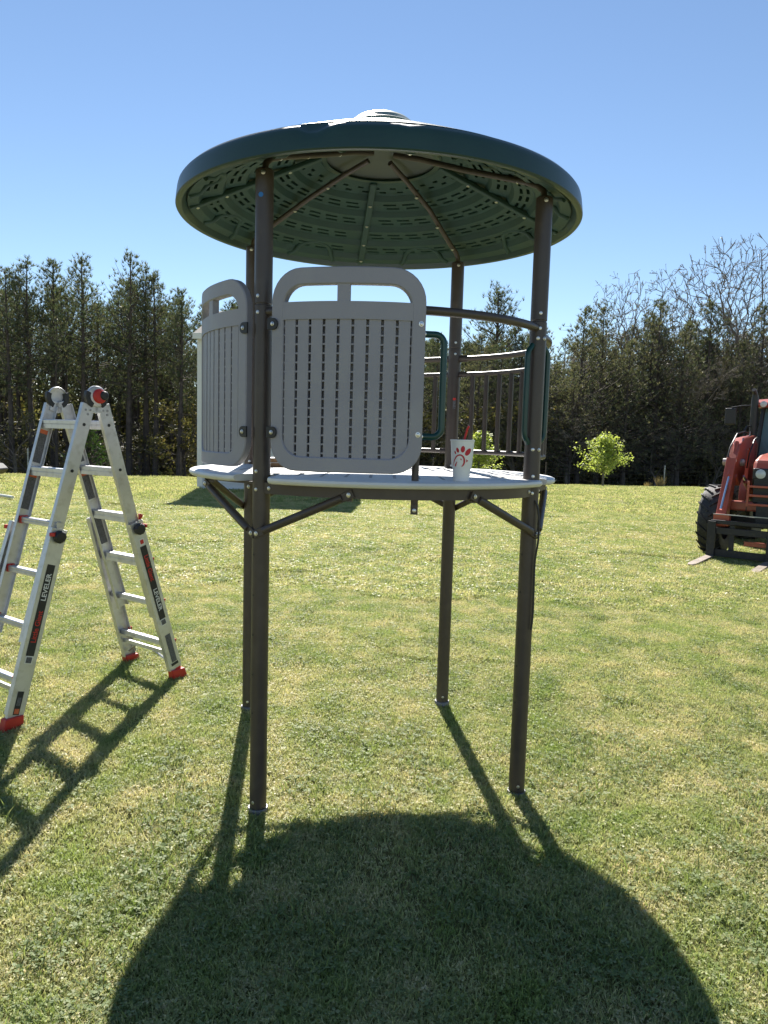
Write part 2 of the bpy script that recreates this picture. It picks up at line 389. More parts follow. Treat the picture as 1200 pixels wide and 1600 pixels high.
# ------------------------------------------------------------ play tower
CX, CY = -.057, 3.469
POST = dict(FL=(-.48, 2.86), FR=(.61, 3.07), BR=(.36, 4.06), BL=(-.71, 3.89))
tower = empty('play_tower', (CX, CY, .1), 'brown steel play tower with round green roof, grey slatted panels and pale deck', 'play tower')
def P(a, r, z): a = radians(a); return Vector((CX+r*cos(a), CY+r*sin(a), z))
def pang(k): x, y = POST[k]; return math.degrees(atan2(y-CY, x-CX)) % 360, math.hypot(x-CX, y-CY)
def bolt(mb, p, d, r=.008, h=.006, mi=0):
    d = Vector(d).normalized(); mb.lathe(p, [(r*1.25, 0), (r*1.25, h*.35), (r*.9, h*.45), (r*.75, h), (0, h*1.1)], d, 12, mi)
DZ = 1.46
# posts, each a lower and an upper tube with a visible joint, bolts, adjustment holes, ground sleeve
for k, (x, y) in POST.items():
    g0 = gz(x, y); top = {'FL': 2.60, 'FR': 2.595, 'BR': 2.56, 'BL': 2.57}[k]; r = .034
    mb = MB()
    prof = [(0, g0-.05), (r, g0-.05), (r, 2.10), (r-.0025, 2.103), (r-.0025, 2.107), (r, 2.11), (r, top-.006), (r-.005, top), (0, top+.001)]
    mb.lathe((x, y, 0), prof, n=40)
    po = obj('post', mb, MT['post'], tower, smooth=35)
    sl_ = MB(); sl_.lathe((x, y, 0), [(r+.001, g0-.03), (r+.008, g0-.03), (r+.008, g0+.016), (r+.005, g0+.021), (r+.001, g0+.021)], n=32)
    obj('ground_sleeve', sl_, MT['sleeve'], po, smooth=40)
    hb = MB()
    for hz in ([.42, .58, .74, .9, 1.06] if k != 'BL' else [.6, .9]):
        a = -100 if k == 'FL' else -95 if k == 'FR' else -100
        for aa in (a-32 if k == 'FL' else a-50, ):
            aa = radians(aa); d = Vector((cos(aa), sin(aa), 0)); hb.lathe((x+d.x*r, y+d.y*r, g0+hz), [(.0045, -.002), (.0045, .0012), (0, .0013)], d, 10)
    obj('adjustment_hole', hb, MT['dark'], po)
    bb = MB()
    for bz in (2.135, 2.075, 1.475, 1.405, g0+.05):
        aa = radians(-118 if k == 'FL' else -90); d = Vector((cos(aa), sin(aa), 0)); bolt(bb, Vector((x, y, bz))+d*r, d, .0055, .004)
    obj('bolt', bb, MT['bolt'], po, smooth=30)
stk = MB(); d = Vector((-.05, -1, 0)).normalized()
stk.lathe(Vector((POST['FL'][0]-.006, POST['FL'][1], 2.50))+d*.034, [(.009, -.003), (.009, .0008), (0, .001)], d, 20); obj('round_sticker', stk, MT['sblue'], tower)['label'] = 'round blue sticker'
stk = MB(); x, y = POST['BR']; stk.box((x+.004, y-.034, 1.835), (.017, .003, .012)); stk.box((x+.004, y-.034, 1.805), (.015, .003, .045), mi=1)
obj('tag_sticker', stk, [MT['sred'], MT['sgrey']], tower)['label'] = 'small red and grey sticker'

# deck: four bowed sections with rounded edge, notched at the posts; shallow grooves
notch = {'FL': (229.5, 242.0), 'FR': (329.5, 337.0), 'BR': (47, 58), 'BL': (141, 152)}
order = [('FL', 'FR'), ('FR', 'BR'), ('BR', 'BL'), ('BL', 'FL')]
for A, B in order:
    a0 = notch[A][1]; a1 = notch[B][0]
    if a1 < a0: a1 += 360
    mid = [(a0+a1)/2]; am0 = pang(A)[0]; am1 = pang(B)[0]
    if am1 < am0: am1 += 360
    n = 44; rows = []
    rim = [(.060, -.026), (.012, -.026), (.003, -.020), (0, -.012), (.003, -.004), (.012, 0)]
    mb = MB(); vs = []; fs = []
    def R_at(t):                      # outer radius, rounded at the section's ends
        e = min(t, 1-t)*(a1-a0); c = 3.0
        return .838 - (.022*(1-min(1, e/c))**2) + .0
    for i in range(n+1):
        t = i/n; t = .5-.5*cos(pi*t)*1.0 if i in (0, n) else t
        ang = a0+(a1-a0)*t; Ro = R_at(t)
        ring = [P(ang, Ro-dr, DZ+dz) for dr, dz in rim]
        # groove relief on the top
        for rr in (.76, .70, .60, .50, .40, .30, .2, .1, .02):
            ring.append(P(ang, rr if rr < .77 else .77, DZ+.0015))
        vs += ring
    m = len(rim)+9
    for i in range(n):
        for j in range(m-1): fs.append((i*m+j, (i+1)*m+j, (i+1)*m+j+1, i*m+j+1))
    mb.add(vs, fs)
    # close under side lightly and the ends
    o = len(mb.v); mb.add([P(a0+(a1-a0)*i/n, .02, DZ-.026) for i in range(n+1)]+[P(a0+(a1-a0)*i/n, .80, DZ-.026) for i in range(n+1)],
        [(i, i+1, n+2+i, n+1+i) for i in range(n)])
    for i in (0, n):
        idx = [i*m+j for j in range(m)]; mb.f.append(tuple(idx)); mb.mi.append(0)
    obj('deck_section', mb, MT['deck'], tower, smooth=40)
# infill wedges between the sections inside the posts
for K in POST:
    a0, a1 = notch[K]; mb = MB()
    mb.prism([(0, 0)]+[(.712*cos(radians(a0+(a1-a0)*i/4)), .712*sin(radians(a0+(a1-a0)*i/4))) for i in range(5)], DZ-.024, DZ-.0015, lambda x, y, z: (CX+x, CY+y, z))
    obj('deck_infill', mb, MT['deck'], tower)
# drain slots in the deck top (narrow strips, slot shade put into their darker grey)
sl_ = MB()
for q in range(-7, 8):
    x = q*.095
    for y0, y1 in ((-.62, -.36), (-.27, -.02), (.07, .32), (.40, .62)):
        if math.hypot(x, max(abs(y0), abs(y1))) < .76: sl_.box((CX+x, CY+(y0+y1)/2, DZ+.0005), (.012, y1-y0, .004))
obj('deck_slot', sl_, mat('deck_slot_shade', (.42, .42, .42), .7), tower)['kind'] = 'stuff'

# frame beams (bowed like the deck edge), braces
def Pp(K, z, off=0): x, y = POST[K]; return Vector((x, y, z))
def arc_r(A, B, t, bow):
    (a0, r0), (a1, r1) = pang(A), pang(B)
    if a1 < a0: a1 += 360
    return a0+(a1-a0)*t, r0+(r1-r0)*t+(bow-(r0+r1)/2)*sin(pi*t)**.8
def arc_box(A, B, z0, z1, bow, w, da=2.2, n=22):
    (a0, _), (a1, _) = pang(A), pang(B)
    if a1 < a0: a1 += 360
    e = da/(a1-a0); v = []; f = []
    for i in range(n+1):
        t = e+(1-2*e)*i/n; a_, r_ = arc_r(A, B, t, bow)
        v += [P(a_, r_-w/2, z0), P(a_, r_+w/2, z0), P(a_, r_+w/2, z1), P(a_, r_-w/2, z1)]
    for i in range(n):
        for k in range(4): f.append((i*4+k, i*4+(k+1) % 4, (i+1)*4+(k+1) % 4, (i+1)*4+k))
    f += [(3, 2, 1, 0), (n*4, n*4+1, n*4+2, n*4+3)]
    return v, f
for A, B in order:
    mb = MB(); mb.add(*arc_box(A, B, 1.391 if A == 'FL' else 1.424 if A == 'BL' else 1.409, 1.4335, .775, .028)); be = obj('deck_beam', mb, MT['post'], tower, smooth=35)
    for t in (.31, .69):
        a_, r_ = arc_r(A, B, t, .775); ab = MB(); ab.box(P(a_, r_, 1.386), (.03, .03, .012), Matrix.Rotation(radians(a_), 3, 'Z')); obj('beam_bracket', ab, MT['post'], be)
    for t in (.045, .955):
        a_, r_ = arc_r(A, B, t, .775); c = P(a_, r_+.014, 1.412); ab = MB(); bolt(ab, c, c-P(a_, 0, 1.412), .006, .005); obj('bolt', ab, MT['bolt'], be, smooth=30)
for K, to in (('FL', 'FR'), ('FR', 'FL'), ('FR', 'BR'), ('BR', 'FR'), ('BR', 'BL'), ('BL', 'BR'), ('BL', 'FL'), ('FL', 'BL')):
    p = Pp(K, 1.235); fwd = (K, to) in order
    a_, r_ = arc_r(K, to, .315, .775) if fwd else arc_r(to, K, .685, .775)
    c = P(a_, r_+.020, 1.405); d = (c-p); d.z = 0; d.normalize(); out = d.cross(Vector((0, 0, 1)))
    sgn = 1 if out.dot(Vector((POST[K][0]-CX, POST[K][1]-CY, 0))) > 0 else -1; out *= sgn
    a = p+d*.008+out*.037; b = c; mb = MB(); dd = (b-a).normalized()
    mb.tube([a+dd*.03, a+dd*.05, b-dd*.05, b-dd*.03], [.0145, .0165, .0165, .0145], 14)
    mb.bar(a-dd*.016, a+dd*.045, .009, .032, up=out.cross(dd)); mb.bar(b-dd*.045, b+dd*.016, .009, .032, up=out.cross(dd))
    br = obj('diagonal_brace', mb, MT['post'], tower, smooth=35, bevel=.002)
    bb = MB(); bolt(bb, a+out*.006, out, .007, .006); bolt(bb, b+out*.006, out, .007, .006); obj('bolt', bb, MT['bolt'], br, smooth=30)

# short half post carrying the free edge of the front panel, through the deck
mb = MB(); hx, hy = .112, 2.735
mb.tube([(hx, hy, 1.375), (hx, hy, 2.12)], .0135, 20); mb.bar((hx, hy, 1.335), (hx, hy, 1.39), .027, .010, up=(0, 1, 0))
hp = obj('half_post', mb, MT['post'], tower, smooth=35, bevel=.002); bb = MB(); bolt(bb, (hx, hy-.006, 1.35), (0, -1, 0), .006, .005); obj('bolt', bb, MT['bolt'], hp, smooth=30)

# curved slatted guard panels
def guard_panel(am, side):
    Rp, W = (.802, .565) if side.startswith('front') else (.768, .552); z0, z1 = 1.487, 2.213; H = z1-z0; th = .017
    def mp(s, z, t): a = radians(am)+s/Rp; r = Rp+t; return (CX+r*cos(a), CY+r*sin(a), z)
    def rr(w, zb, zt, rb, rt, nc=8, ns=12, nv=3):
        pts = []
        def corner(cx, cz, r, a0):
            for i in range(nc+1): a = radians(a0+90*i/nc); pts.append((cx+r*cos(a), cz+r*sin(a)))
        def line(p, q, n):
            for i in range(1, n): pts.append((p[0]+(q[0]-p[0])*i/n, p[1]+(q[1]-p[1])*i/n))
        w2 = w/2
        corner(w2-rt, zt-rt, rt, 0); line((w2-rt, zt), (-w2+rt, zt), ns); corner(-w2+rt, zt-rt, rt, 90); line((-w2, zt-rt), (-w2, zb+rb), nv)
        corner(-w2+rb, zb+rb, rb, 180); line((-w2+rb, zb), (w2-rb, zb), ns); corner(w2-rb, zb+rb, rb, 270); line((w2, zb+rb), (w2, zt-rt), nv)
        return pts
    A = rr(W, z0, z1, .105, .115); Bq = rr(W-.098, z0+.054, z1-.060, .075, .075); n = len(A)
    ch = .004
    A2 = rr(W-2*ch, z0+ch, z1-ch, .101, .111); B2 = rr(W-.098+2*ch, z0+.054-ch, z1-.060+ch, .079, .079)
    vs = [mp(s, z, th-ch) for s, z in A]+[mp(s, z, th) for s, z in A2]+[mp(s, z, th) for s, z in B2]+[mp(s, z, th-ch) for s, z in Bq]
    vs += [mp(s, z, -th+ch) for s, z in Bq]+[mp(s, z, -th) for s, z in B2]+[mp(s, z, -th) for s, z in A2]+[mp(s, z, -th+ch) for s, z in A]
    fs = []
    for k in range(8):
        for i in range(n): fs.append((k*n+i, k*n+(i+1) % n, ((k+1) % 8)*n+(i+1) % n, ((k+1) % 8)*n+i))
    mb = MB(); mb.add(vs, fs)
    gp = obj('guard_panel', mb, MT['grey'], tower, smooth=28); gp['label'] = side
    def strip(s0, s1, za, zb, t0, t1, ns=10):
        v = []; f = []
        for i in range(ns+1):
            s = s0+(s1-s0)*i/ns; v += [mp(s, za, t0), mp(s, zb, t0), mp(s, zb, t1), mp(s, za, t1)]
        for i in range(ns):
            for k in range(4): f.append((i*4+k, (i+1)*4+k, (i+1)*4+(k+1) % 4, i*4+(k+1) % 4))
        f += [(0, 1, 2, 3), (ns*4+3, ns*4+2, ns*4+1, ns*4)]
        return v, f
    wi = (W-.098)/2
    m = MB(); m.add(*strip(-wi-.004, wi+.004, 2.032, 2.094, -th+.001, th-.0015, 14)); obj('cross_rail', m, MT['grey'], gp, smooth=40)
    m = MB(); m.add(*strip(-.031, .013, 2.09, 2.157, -th+.003, th-.004, 2)); obj('window_divider', m, MT['grey'], gp, smooth=40)
    pitch = (2*wi)/9; gap = .0105
    for i in range(9):
        sc_ = -wi+pitch*(i+.5); h = pitch/2-gap/2; zb = 1.530; zlo = zb
        if i in (0, 8): zlo = 1.575
        m = MB(); m.add(*strip(sc_-h, sc_+h, zlo, 2.036, -.004+.001*(i % 3), th-.007+.0006*((i*7) % 3), 3)); obj('slat', m, MT['grey'], gp, smooth=40)
    for s in (-1, 1):   # corner fillers under the outermost slats
        m = MB(); m.prism([(s*(wi-.006), 1.58), (s*(wi-.012), 1.56), (s*(wi-.03), 1.541), (s*(wi-.047), 1.538), (s*(wi-.047), 1.58)], -.003, th-.007, lambda x, y, t: mp(x, y, t)); obj('slat', m, MT['grey'], gp)
    m = MB()
    for i in range(10):
        s = -wi+pitch*i
        for k in range(15):
            z = 1.555+k*.0325; m.add(*strip(s-.006, s+.006, z-.0030, z+.0030, -.002, .0085, 1))
        m.add(*strip(s-.0065, s+.0065, 1.53, 2.035, -.0165, -.0125, 1))
    rb = obj('gap_rib', m, MT['grey'], gp); rb['kind'] = 'stuff'
    m = MB(); m.add(*strip(-wi-.003, wi+.003, 1.535, 2.035, -th+.0005, -th+.0035, 12)); obj('gap_shade_sheet', m, mat('gap_shade_dark', (.055, .055, .062), .6), gp, smooth=40)  # dark sheet added behind the gaps; its colour stands for their shade
    # edge brackets on the posts, bolts on both edges
    for z in (1.626, 2.018):
        for s, isbr in ((-W/2 if side.startswith('front') else W/2, True), (W/2 if side.startswith('front') else -W/2, False)):
            sg = 1 if s > 0 else -1
            if isbr:
                m = MB(); pts = [(sg*.012, -.021), (-sg*.012, -.021)]+[(-sg*.012-sg*.018*sin(radians(a)), -.021+.021*(1-cos(radians(a)))) for a in range(15, 180, 15)]+[(-sg*.012, .021), (sg*.012, .021)]
                m.prism([(s+x, z+y) for x, y in pts], th+.001, th+.008, mp); br = obj('bracket', m, MT['dark'], gp, bevel=.0015)
                b2_ = MB(); c = Vector(mp(s-sg*.010, z, th+.008)); bolt(b2_, c, c-Vector((CX, CY, c.z)), .0062, .006); obj('bolt', b2_, MT['bolt'], br, smooth=30)
            elif side.startswith('front'):
                b2_ = MB(); c = Vector(mp(s-sg*.017, z+.005, th)); b2_.lathe(c, [(.010, -.001), (.0095, .0012), (.007, .0014)], c-Vector((CX, CY, c.z)), 20)
                bolt(b2_, c, c-Vector((CX, CY, c.z)), .006, .005); obj('bolt', b2_, MT['bolt'], gp, smooth=30)
guard_panel(263.1, 'front grey slatted panel facing the camera')
guard_panel(211.2, 'side grey slatted panel seen at an angle')

# picket barriers on the right and at the back, curved bar across the entrance
def arc(A, B, z, bow, da, n=24):
    (a0, _), (a1, _) = pang(A), pang(B)
    if a1 < a0: a1 += 360
    e = da/(a1-a0); out = []
    for i in range(n+1):
        a_, r_ = arc_r(A, B, e+(1-2*e)*i/n, bow); out.append(P(a_, r_, z))
    return out
def flat_end(mb, pts, r):
    for e in (0, -1):
        a = pts[e]; b = pts[1 if e == 0 else -2]; d = (b-a).normalized(); mb.bar(a-d*.004, a+d*.05, .010, r*2.5)
def barrier(A, B, lab):
    a0, r0 = pang(A); a1, r1 = pang(B)
    if a1 < a0: a1 += 360
    da = 2.0; e = empty('b', (0, 0, 0), '', ''); bpy.data.objects.remove(e)
    mb = MB(); tr = arc(A, B, 2.052, .772, da)
    mb.tube(tr, .0145, 12); flat_end(mb, tr, .0145)
    root = obj('barrier', mb, MT['post'], tower, smooth=40); root['label'] = lab
    md = arc(A, B, 1.968, .772, da); bt = arc(A, B, 1.553, .772, da)
    for pts_, rr_ in ((md, .012), (bt, .012)):
        m = MB(); m.tube(pts_, rr_, 12); flat_end(m, pts_, rr_); obj('rail', m, MT['post'], root, smooth=40)
    for i in range(1, 12):
        t = i/12*24; k = int(t); f_ = t-k; p = bt[k].lerp(bt[min(k+1, 24)], f_)
        m = MB(); m.tube([(p.x, p.y, 1.555), (p.x, p.y, 1.966)], .0125, 10); obj('picket', m, MT['post'], root, smooth=40)
    bb = MB()
    for pts_ in (tr, md, bt):
        for e in (0, -1): c = pts_[e]; d = Vector((CX, CY, c.z))-c; bolt(bb, c+d.normalized()*.01, d, .006, .006)
    obj('bolt', bb, MT['bolt'], root, smooth=30)
barrier('FR', 'BR', 'curved picket barrier on the right side'); barrier('BR', 'BL', 'curved picket barrier at the back')
a0 = pang('FL')[0]; a1 = pang('FR')[0]; mb = MB(); pts = arc('FL', 'FR', 2.078, .776, 1.5, 30); mb.tube(pts, .0165, 14)
obj('entrance_bar', mb, MT['post'], tower, smooth=40)

# green grab handles
def handle(p0, p1, out, w, lab=None):
    p0 = Vector(p0); p1 = Vector(p1); out = Vector(out).normalized(); pts = []; r = .034; up = (p1-p0).normalized()
    A = [p0, p0+out*(w-r)]+[p0+out*(w-r)+out*r*sin(radians(a))+up*r*(1-cos(radians(a))) for a in range(15, 91, 15)]
    B = [p1+out*(w-r)+out*r*cos(radians(a))-up*r*(1-sin(radians(a))) for a in range(0, 91, 15)]+[p1]
    mb = MB(); mb.tube(A+B, .0125, 14)
    h = obj('grab_handle', mb, MT['handle'], tower, smooth=45)
    bb = MB()
    for p in (p0, p1): mb2 = bb; bolt(bb, p+Vector((0, -.013, 0)), (0, -1, 0), .006, .005)
    obj('bolt', bb, MT['bolt'], h, smooth=30)
    if lab: h['label'] = lab
handle((.128, 2.725, 1.625), (.128, 2.725, 1.995), (1, .12, 0), .075, 'green handle beside the front panel')
fx, fy = POST['FR']
for sx, w in ((-1, .062), (1, .058)):
    z0, z1 = 1.62, 2.00; mb = MB(); o_ = Vector((sx*.62, -.5 if sx < 0 else .35, 0)).normalized()
    c0 = Vector((fx, fy-.0, 0)); base = c0+o_*.030; r = .028
    pts = [base+Vector((0, 0, z0-.01))]+[base+o_*(w*.45)*sin(radians(a))+Vector((0, 0, z0+.0+r*1.4*(1-cos(radians(a))))) for a in range(20, 91, 14)]+\
          [base+o_*(w*.45)*cos(radians(a))+Vector((0, 0, z1-r*1.4*(1-sin(radians(a))))) for a in range(0, 80, 14)]+[base+Vector((0, 0, z1+.01))]
    mb.tube(pts, .0115, 12)
    for z in (z0-.02, z1+.02): mb.bar(base+Vector((0, 0, z-.024))-o_*.01, base+Vector((0, 0, z+.024))-o_*.01, .03, .022, up=o_)
    h = obj('grab_handle', mb, MT['handle'], tower, smooth=45); h['label'] = 'green handle on the left of the right front post' if sx < 0 else 'green handle on the right of the right front post'
    bb = MB()
    for z in (z0-.035, z1+.035): bolt(bb, (fx-.006 if sx < 0 else fx+.02, fy-.033 if sx < 0 else fy-.027, z), (-.2 if sx < 0 else .6, -1, 0), .006, .006)
    obj('bolt', bb, MT['bolt'], h, smooth=30)

# ---- roof
RZ = 2.58
def roof_z(r): x = max(0, .878-r); return 2.668+.455*x-.035*x*x
mb = MB(); prof = []
n = 160
prof = [(.862, RZ+.012), (.870, RZ+.001), (.884, RZ-.002), (.892, RZ+.000), (.8955, RZ+.005), (.893, RZ+.030), (.889, RZ+.060), (.885, RZ+.076), (.879, RZ+.084), (.868, roof_z(.868)+.002)]
rr_ = .86; k = 0
while rr_ > .20:      # stepped rings of the upper skin
    prof += [(rr_, roof_z(rr_)), (rr_-.055, roof_z(rr_-.055)-.004), (rr_-.06, roof_z(rr_-.06)+.004)]; rr_ -= .11; prof += [(rr_+.005, roof_z(rr_+.005)+.004)]
prof += [(.19, roof_z(.19)), (.15, roof_z(.16))]; cap_prof = [(.172, roof_z(.17)-.004), (.170, roof_z(.16)+.012), (.155, roof_z(.16)+.022), (.145, roof_z(.16)+.034), (.125, roof_z(.16)+.050), (.095, roof_z(.16)+.064), (.05, roof_z(.16)+.072), (0, roof_z(.16)+.074)]
mb.lathe((CX, CY, 0), prof, n=n)
# small notch in the upper edge of the rim, at the front left
vs = mb.v
for i, (x, y, z) in enumerate(vs):
    a = math.degrees(atan2(y-CY, x-CX)) % 360; r = math.hypot(x-CX, y-CY)
    if r > .862 and z > RZ+.06:
        d = min(1, max(0, 1-abs(a-255.5)/4.0)); e = min(1, max(0, 1-abs(a-276)/1.3))
        vs[i] = (x, y, z-.020*min(1, d*2)-.006*min(1, e*2))
roof = obj('roof', mb, MT['green'], tower, smooth=32); mb = MB(); mb.lathe((CX, CY, 0), cap_prof, n=72); obj('roof_cap', mb, MT['captop'], roof, smooth=40); roof['label'] = 'round dark green plastic roof with a stepped top'
# underside: terraced rings with pairs of real slots
def under_z(r): return 2.600+.42*(.86-r) if r > .24 else 2.600+.42*.62
mb = MB()
rings = [(.845, .80, 'p'), (.80, .785, 's'), (.785, .70, 'w'), (.70, .685, 's'), (.685, .60, 'w'), (.60, .585, 's'), (.585, .50, 'w'), (.50, .485, 's'), (.485, .40, 'w'), (.40, .385, 's'), (.385, .30, 'h'), (.30, .262, 'p')]
def quad_ring(mb, ra, za, rb, zb, n):
    vs = [P(360*i/n, ra, za) for i in range(n)]+[P(360*i/n, rb, zb) for i in range(n)]
    mb.add(vs, [(i, (i+1) % n, n+(i+1) % n, n+i) for i in range(n)])
zcur = 2.600; slot_n = 0
for (ra, rb, kind) in rings:
    if kind == 's': z2 = zcur+.026; quad_ring(mb, ra, zcur, rb, z2, 144); zcur = z2; continue
    z2 = zcur+.42*(ra-rb)*.62
    if kind == 'p': quad_ring(mb, ra, zcur, rb, z2, 144); zcur = z2; continue
    # slot tier: two rows, staggered
    nper = max(20, int(round(2*pi*(ra+rb)/2/.098)))
    if kind == 'h': nper = 26
    fr = [0, .20, .36, .56, .72, 1.0]          # radial cuts: plain, slot row, plain, slot row, plain
    for bi in range(5):
        r0_, r1_ = ra+(rb-ra)*fr[bi], ra+(rb-ra)*fr[bi+1]; za, zb = zcur+(z2-zcur)*fr[bi], zcur+(z2-zcur)*fr[bi+1]
        if bi % 2 == 0: quad_ring(mb, r0_, za, r1_, zb, nper*4); continue
        lo, hi = ((.10, .74) if bi == 1 else (.22, .90)) if kind == 'w' else ((.25, .62) if bi == 1 else (.62, .98))
        for i in range(nper):
            A0 = 360*i/nper; st = 360/nper; cuts = [0, lo, (lo+hi)/2, hi, 1]; arch = False
            am_ = (A0+st/2) % 90
            skip = abs(((A0+st/2)-8) % 90) < 3.4 or abs(((A0+st/2)-8) % 90-90) < 3.4
            for c in range(4):
                b0, b1 = A0+st*cuts[c], A0+st*cuts[c+1]; p = [P(b0, r0_, za), P(b1, r0_, za), P(b1, r1_, zb), P(b0, r1_, zb)]
                if c in (0, 3) or skip: mb.add(p, [(0, 1, 2, 3)])
                else:
                    q = [v+Vector((0, 0, .022)) for v in p]; mb.add(p+q, [(0, 1, 5, 4), (1, 2, 6, 5), (2, 3, 7, 6), (3, 0, 4, 7), (4, 5, 6, 7)])
    zcur = z2
ZCAP = zcur
obj('roof_underside', mb, MT['green_in'], roof)
# inner face of the rim
mb = MB(); mb.lathe((CX, CY, 0), [(.862, RZ+.012), (.850, RZ+.03), (.845, 2.600)], n=144); obj('rim_inner', mb, MT['green'], roof, smooth=60)
# cap well in the middle
mb = MB(); mb.lathe((CX, CY, 0), [(.268, ZCAP-.012), (.276, ZCAP-.008), (.276, ZCAP+.01), (.262, ZCAP+.012), (.250, ZCAP+.0), (.245, ZCAP-.01), (.268, ZCAP-.012)], n=72); obj('cap_ring', mb, MT['green'], roof, smooth=40)
mb = MB(); mb.lathe((CX, CY, 0), [(.256, ZCAP+.002), (.15, ZCAP+.03), (.05, ZCAP+.04), (0, ZCAP+.042)], n=72); obj('cap_underside', mb, MT['capgrey'], roof, smooth=60)
# raised arches near the rim
for ac in (28, 73, 118, 163, 208, 253, 298, 343):
    pts = []
    for i in range(15):
        t = -1+2*i/14; da = t*9.0; rr = .838-.115*(1-abs(t)**2.6); z = 2.600+(.845-rr)*.36-.002 + (.0 if rr > .785 else .02)
        pts.append(P(ac+da, rr, z))
    m = MB(); m.tube(pts, .013, 8); obj('raised_arch', m, MT['green_in'], roof, smooth=50)
# radial seam flanges with bolts
def under_surf(r):
    return 2.600+(.845-r)*.445
for ac in (8, 98, 188, 278):
    m = MB(); p0 = P(ac, .842, under_surf(.842)-.004); p1 = P(ac, .27, ZCAP-.010); m.bar(p0, p1, .034, .022); s_ = obj('seam_flange', m, MT['green_in'], roof, bevel=.006)
    b2_ = MB()
    for f_ in (.06, .28, .52, .76): c = p0.lerp(p1, f_)+Vector((0, 0, -.011)); bolt(b2_, c, (0, 0, -1), .0075, .005)
    obj('bolt', b2_, MT['bolt'], s_, smooth=30)
# roof struts from the post tops to the cap
for K in POST:
    a, r = pang(K); top = {'FL': 2.60, 'FR': 2.595, 'BR': 2.56, 'BL': 2.57}[K]
    m = MB(); x, y = POST[K]
    pts = [Vector((x, y, top-.06)), Vector((x, y, top-.005)), P(a, r-.006, top+.025), P(a, r-.030, top+.048), P(a, r-.08, top+.070), P(a, .42, 2.755), P(a, .2, ZCAP-.028), P(a, .07, ZCAP+.01)]
    m.tube(pts, .0125, 12); s_ = obj('roof_strut', m, MT['post'], tower, smooth=50)
    b2_ = MB()
    for rr in (.30, .50, .66): 
        t = (rr-.2)/(r-.08-.2); z = ZCAP-.028+(top+.070-ZCAP+.028)*t; bolt(b2_, P(a, rr, z-.008), (0, 0, -1), .0075, .005)
    bolt(b2_, Vector((x, y-.034, top-.02)), (0, -1, 0), .007, .006)
    obj('bolt', b2_, MT['bolt'], s_, smooth=30)

# ------------------------------------------------------------ things on and by the deck
cx_, cy_ = .29, 2.80; cz = DZ+.0015; H_ = .157
cup = empty('drink_cup', (cx_, cy_, cz), 'white foam drink cup with red hen logo and red straw, standing on the pale deck', 'cup')
def cup_r(z): # z above base
    t = z/H_
    return .0305+.0035*(t/.30) if t < .30 else .0385+.0065*((t-.30)/.70)
mb = MB(); mb.lathe((0, 0, 0), [(0, 0), (.029, 0), (.0305, .003), (cup_r(.045), .045), (.0352, .050), (.0385, .056), (.0445, H_-.008), (.0462, H_-.006), (.0464, H_-.001), (.0445, H_), (.0425, H_-.003), (.0425, H_-.012), (0, H_-.012)], n=56)
obj('cup_body', mb, MT['foam'], cup, smooth=35, local=True)
mb = MB(); mb.lathe((0, 0, 0), [(.0425, H_-.006), (.041, H_-.003), (.012, H_-.004), (0, H_-.004)], n=40); obj('lid', mb, MT['foam'], cup, smooth=40, local=True)
mb = MB(); mb.tube([(.003, .0, H_-.02), (.009, -.004, H_+.012), (.0155, -.008, H_+.040), (.021, -.011, H_+.052)], .0042, 12); obj('straw', mb, MT['straw'], cup, smooth=50, local=True)
mb = MB(); face = atan2(0-cy_, 0-cx_)
def cw(u, v):     # logo plane -> cup surface; u to the right seen from the camera, v up from base (metres)
    r = cup_r(v)+.0007; a = face+u/r; return (r*cos(a), r*sin(a), v)
def poly(pts):
    c = (sum(p[0] for p in pts)/len(pts), sum(p[1] for p in pts)/len(pts)); n = len(pts)
    mb.add([cw(*c)]+[cw(*p) for p in pts], [(0, 1+i, 1+(i+1) % n) for i in range(n)])
def ell(cu, cv, a, b, rot):
    poly([(cu+a*cos(t)*cos(rot)-b*sin(t)*sin(rot), cv+a*cos(t)*sin(rot)+b*sin(t)*cos(rot)) for t in [2*pi*i/24 for i in range(24)]])
# pixel frame of the close-up of the cup: 12.3 px per photo px ; x centre 500, base v=1330, top 490
k_ = .157/840.
def q(px, py): return ((px-500)*k_*1.04, (1330-py)*k_)
def ellq(px, py, a, b, rot): u, v = q(px, py); ell(u, v, a*k_, b*k_, rot)
ellq(622, 735, 88, 50, radians(48)); ellq(512, 682, 66, 42, radians(84)); ellq(408, 702, 52, 28, radians(112)); ellq(358, 752, 34, 16, radians(118))
def stroke(pts, ws):
    for i in range(len(pts)-1):
        (x0, y0), (x1, y1) = pts[i], pts[i+1]; dx, dy = x1-x0, y1-y0; l = math.hypot(dx, dy); nx, ny = -dy/l, dx/l
        a, b = ws[i], ws[i+1]; qd = [q(x0+nx*a, y0+ny*a), q(x1+nx*b, y1+ny*b), q(x1-nx*b, y1-ny*b), q(x0-nx*a, y0-ny*a)]
        mb.add([cw(*p) for p in qd], [(0, 1, 2, 3)])
arcp = [(325, 1020), (328, 960), (345, 900), (375, 845), (415, 808), (465, 795), (510, 815), (540, 860), (548, 910), (545, 960), (525, 1005), (497, 1030)]
stroke(arcp, [3, 7, 10, 12, 13, 14, 15, 16, 17, 16, 13, 5])
poly([q(585, 880), q(630, 912), q(582, 945), q(590, 912)]); ellq(483, 885, 18, 12, radians(-60))
stroke([(402, 935), (380, 985), (372, 1028)], [7, 13, 15])
obj('printed_logo', mb, MT['cupred'], cup, local=True)

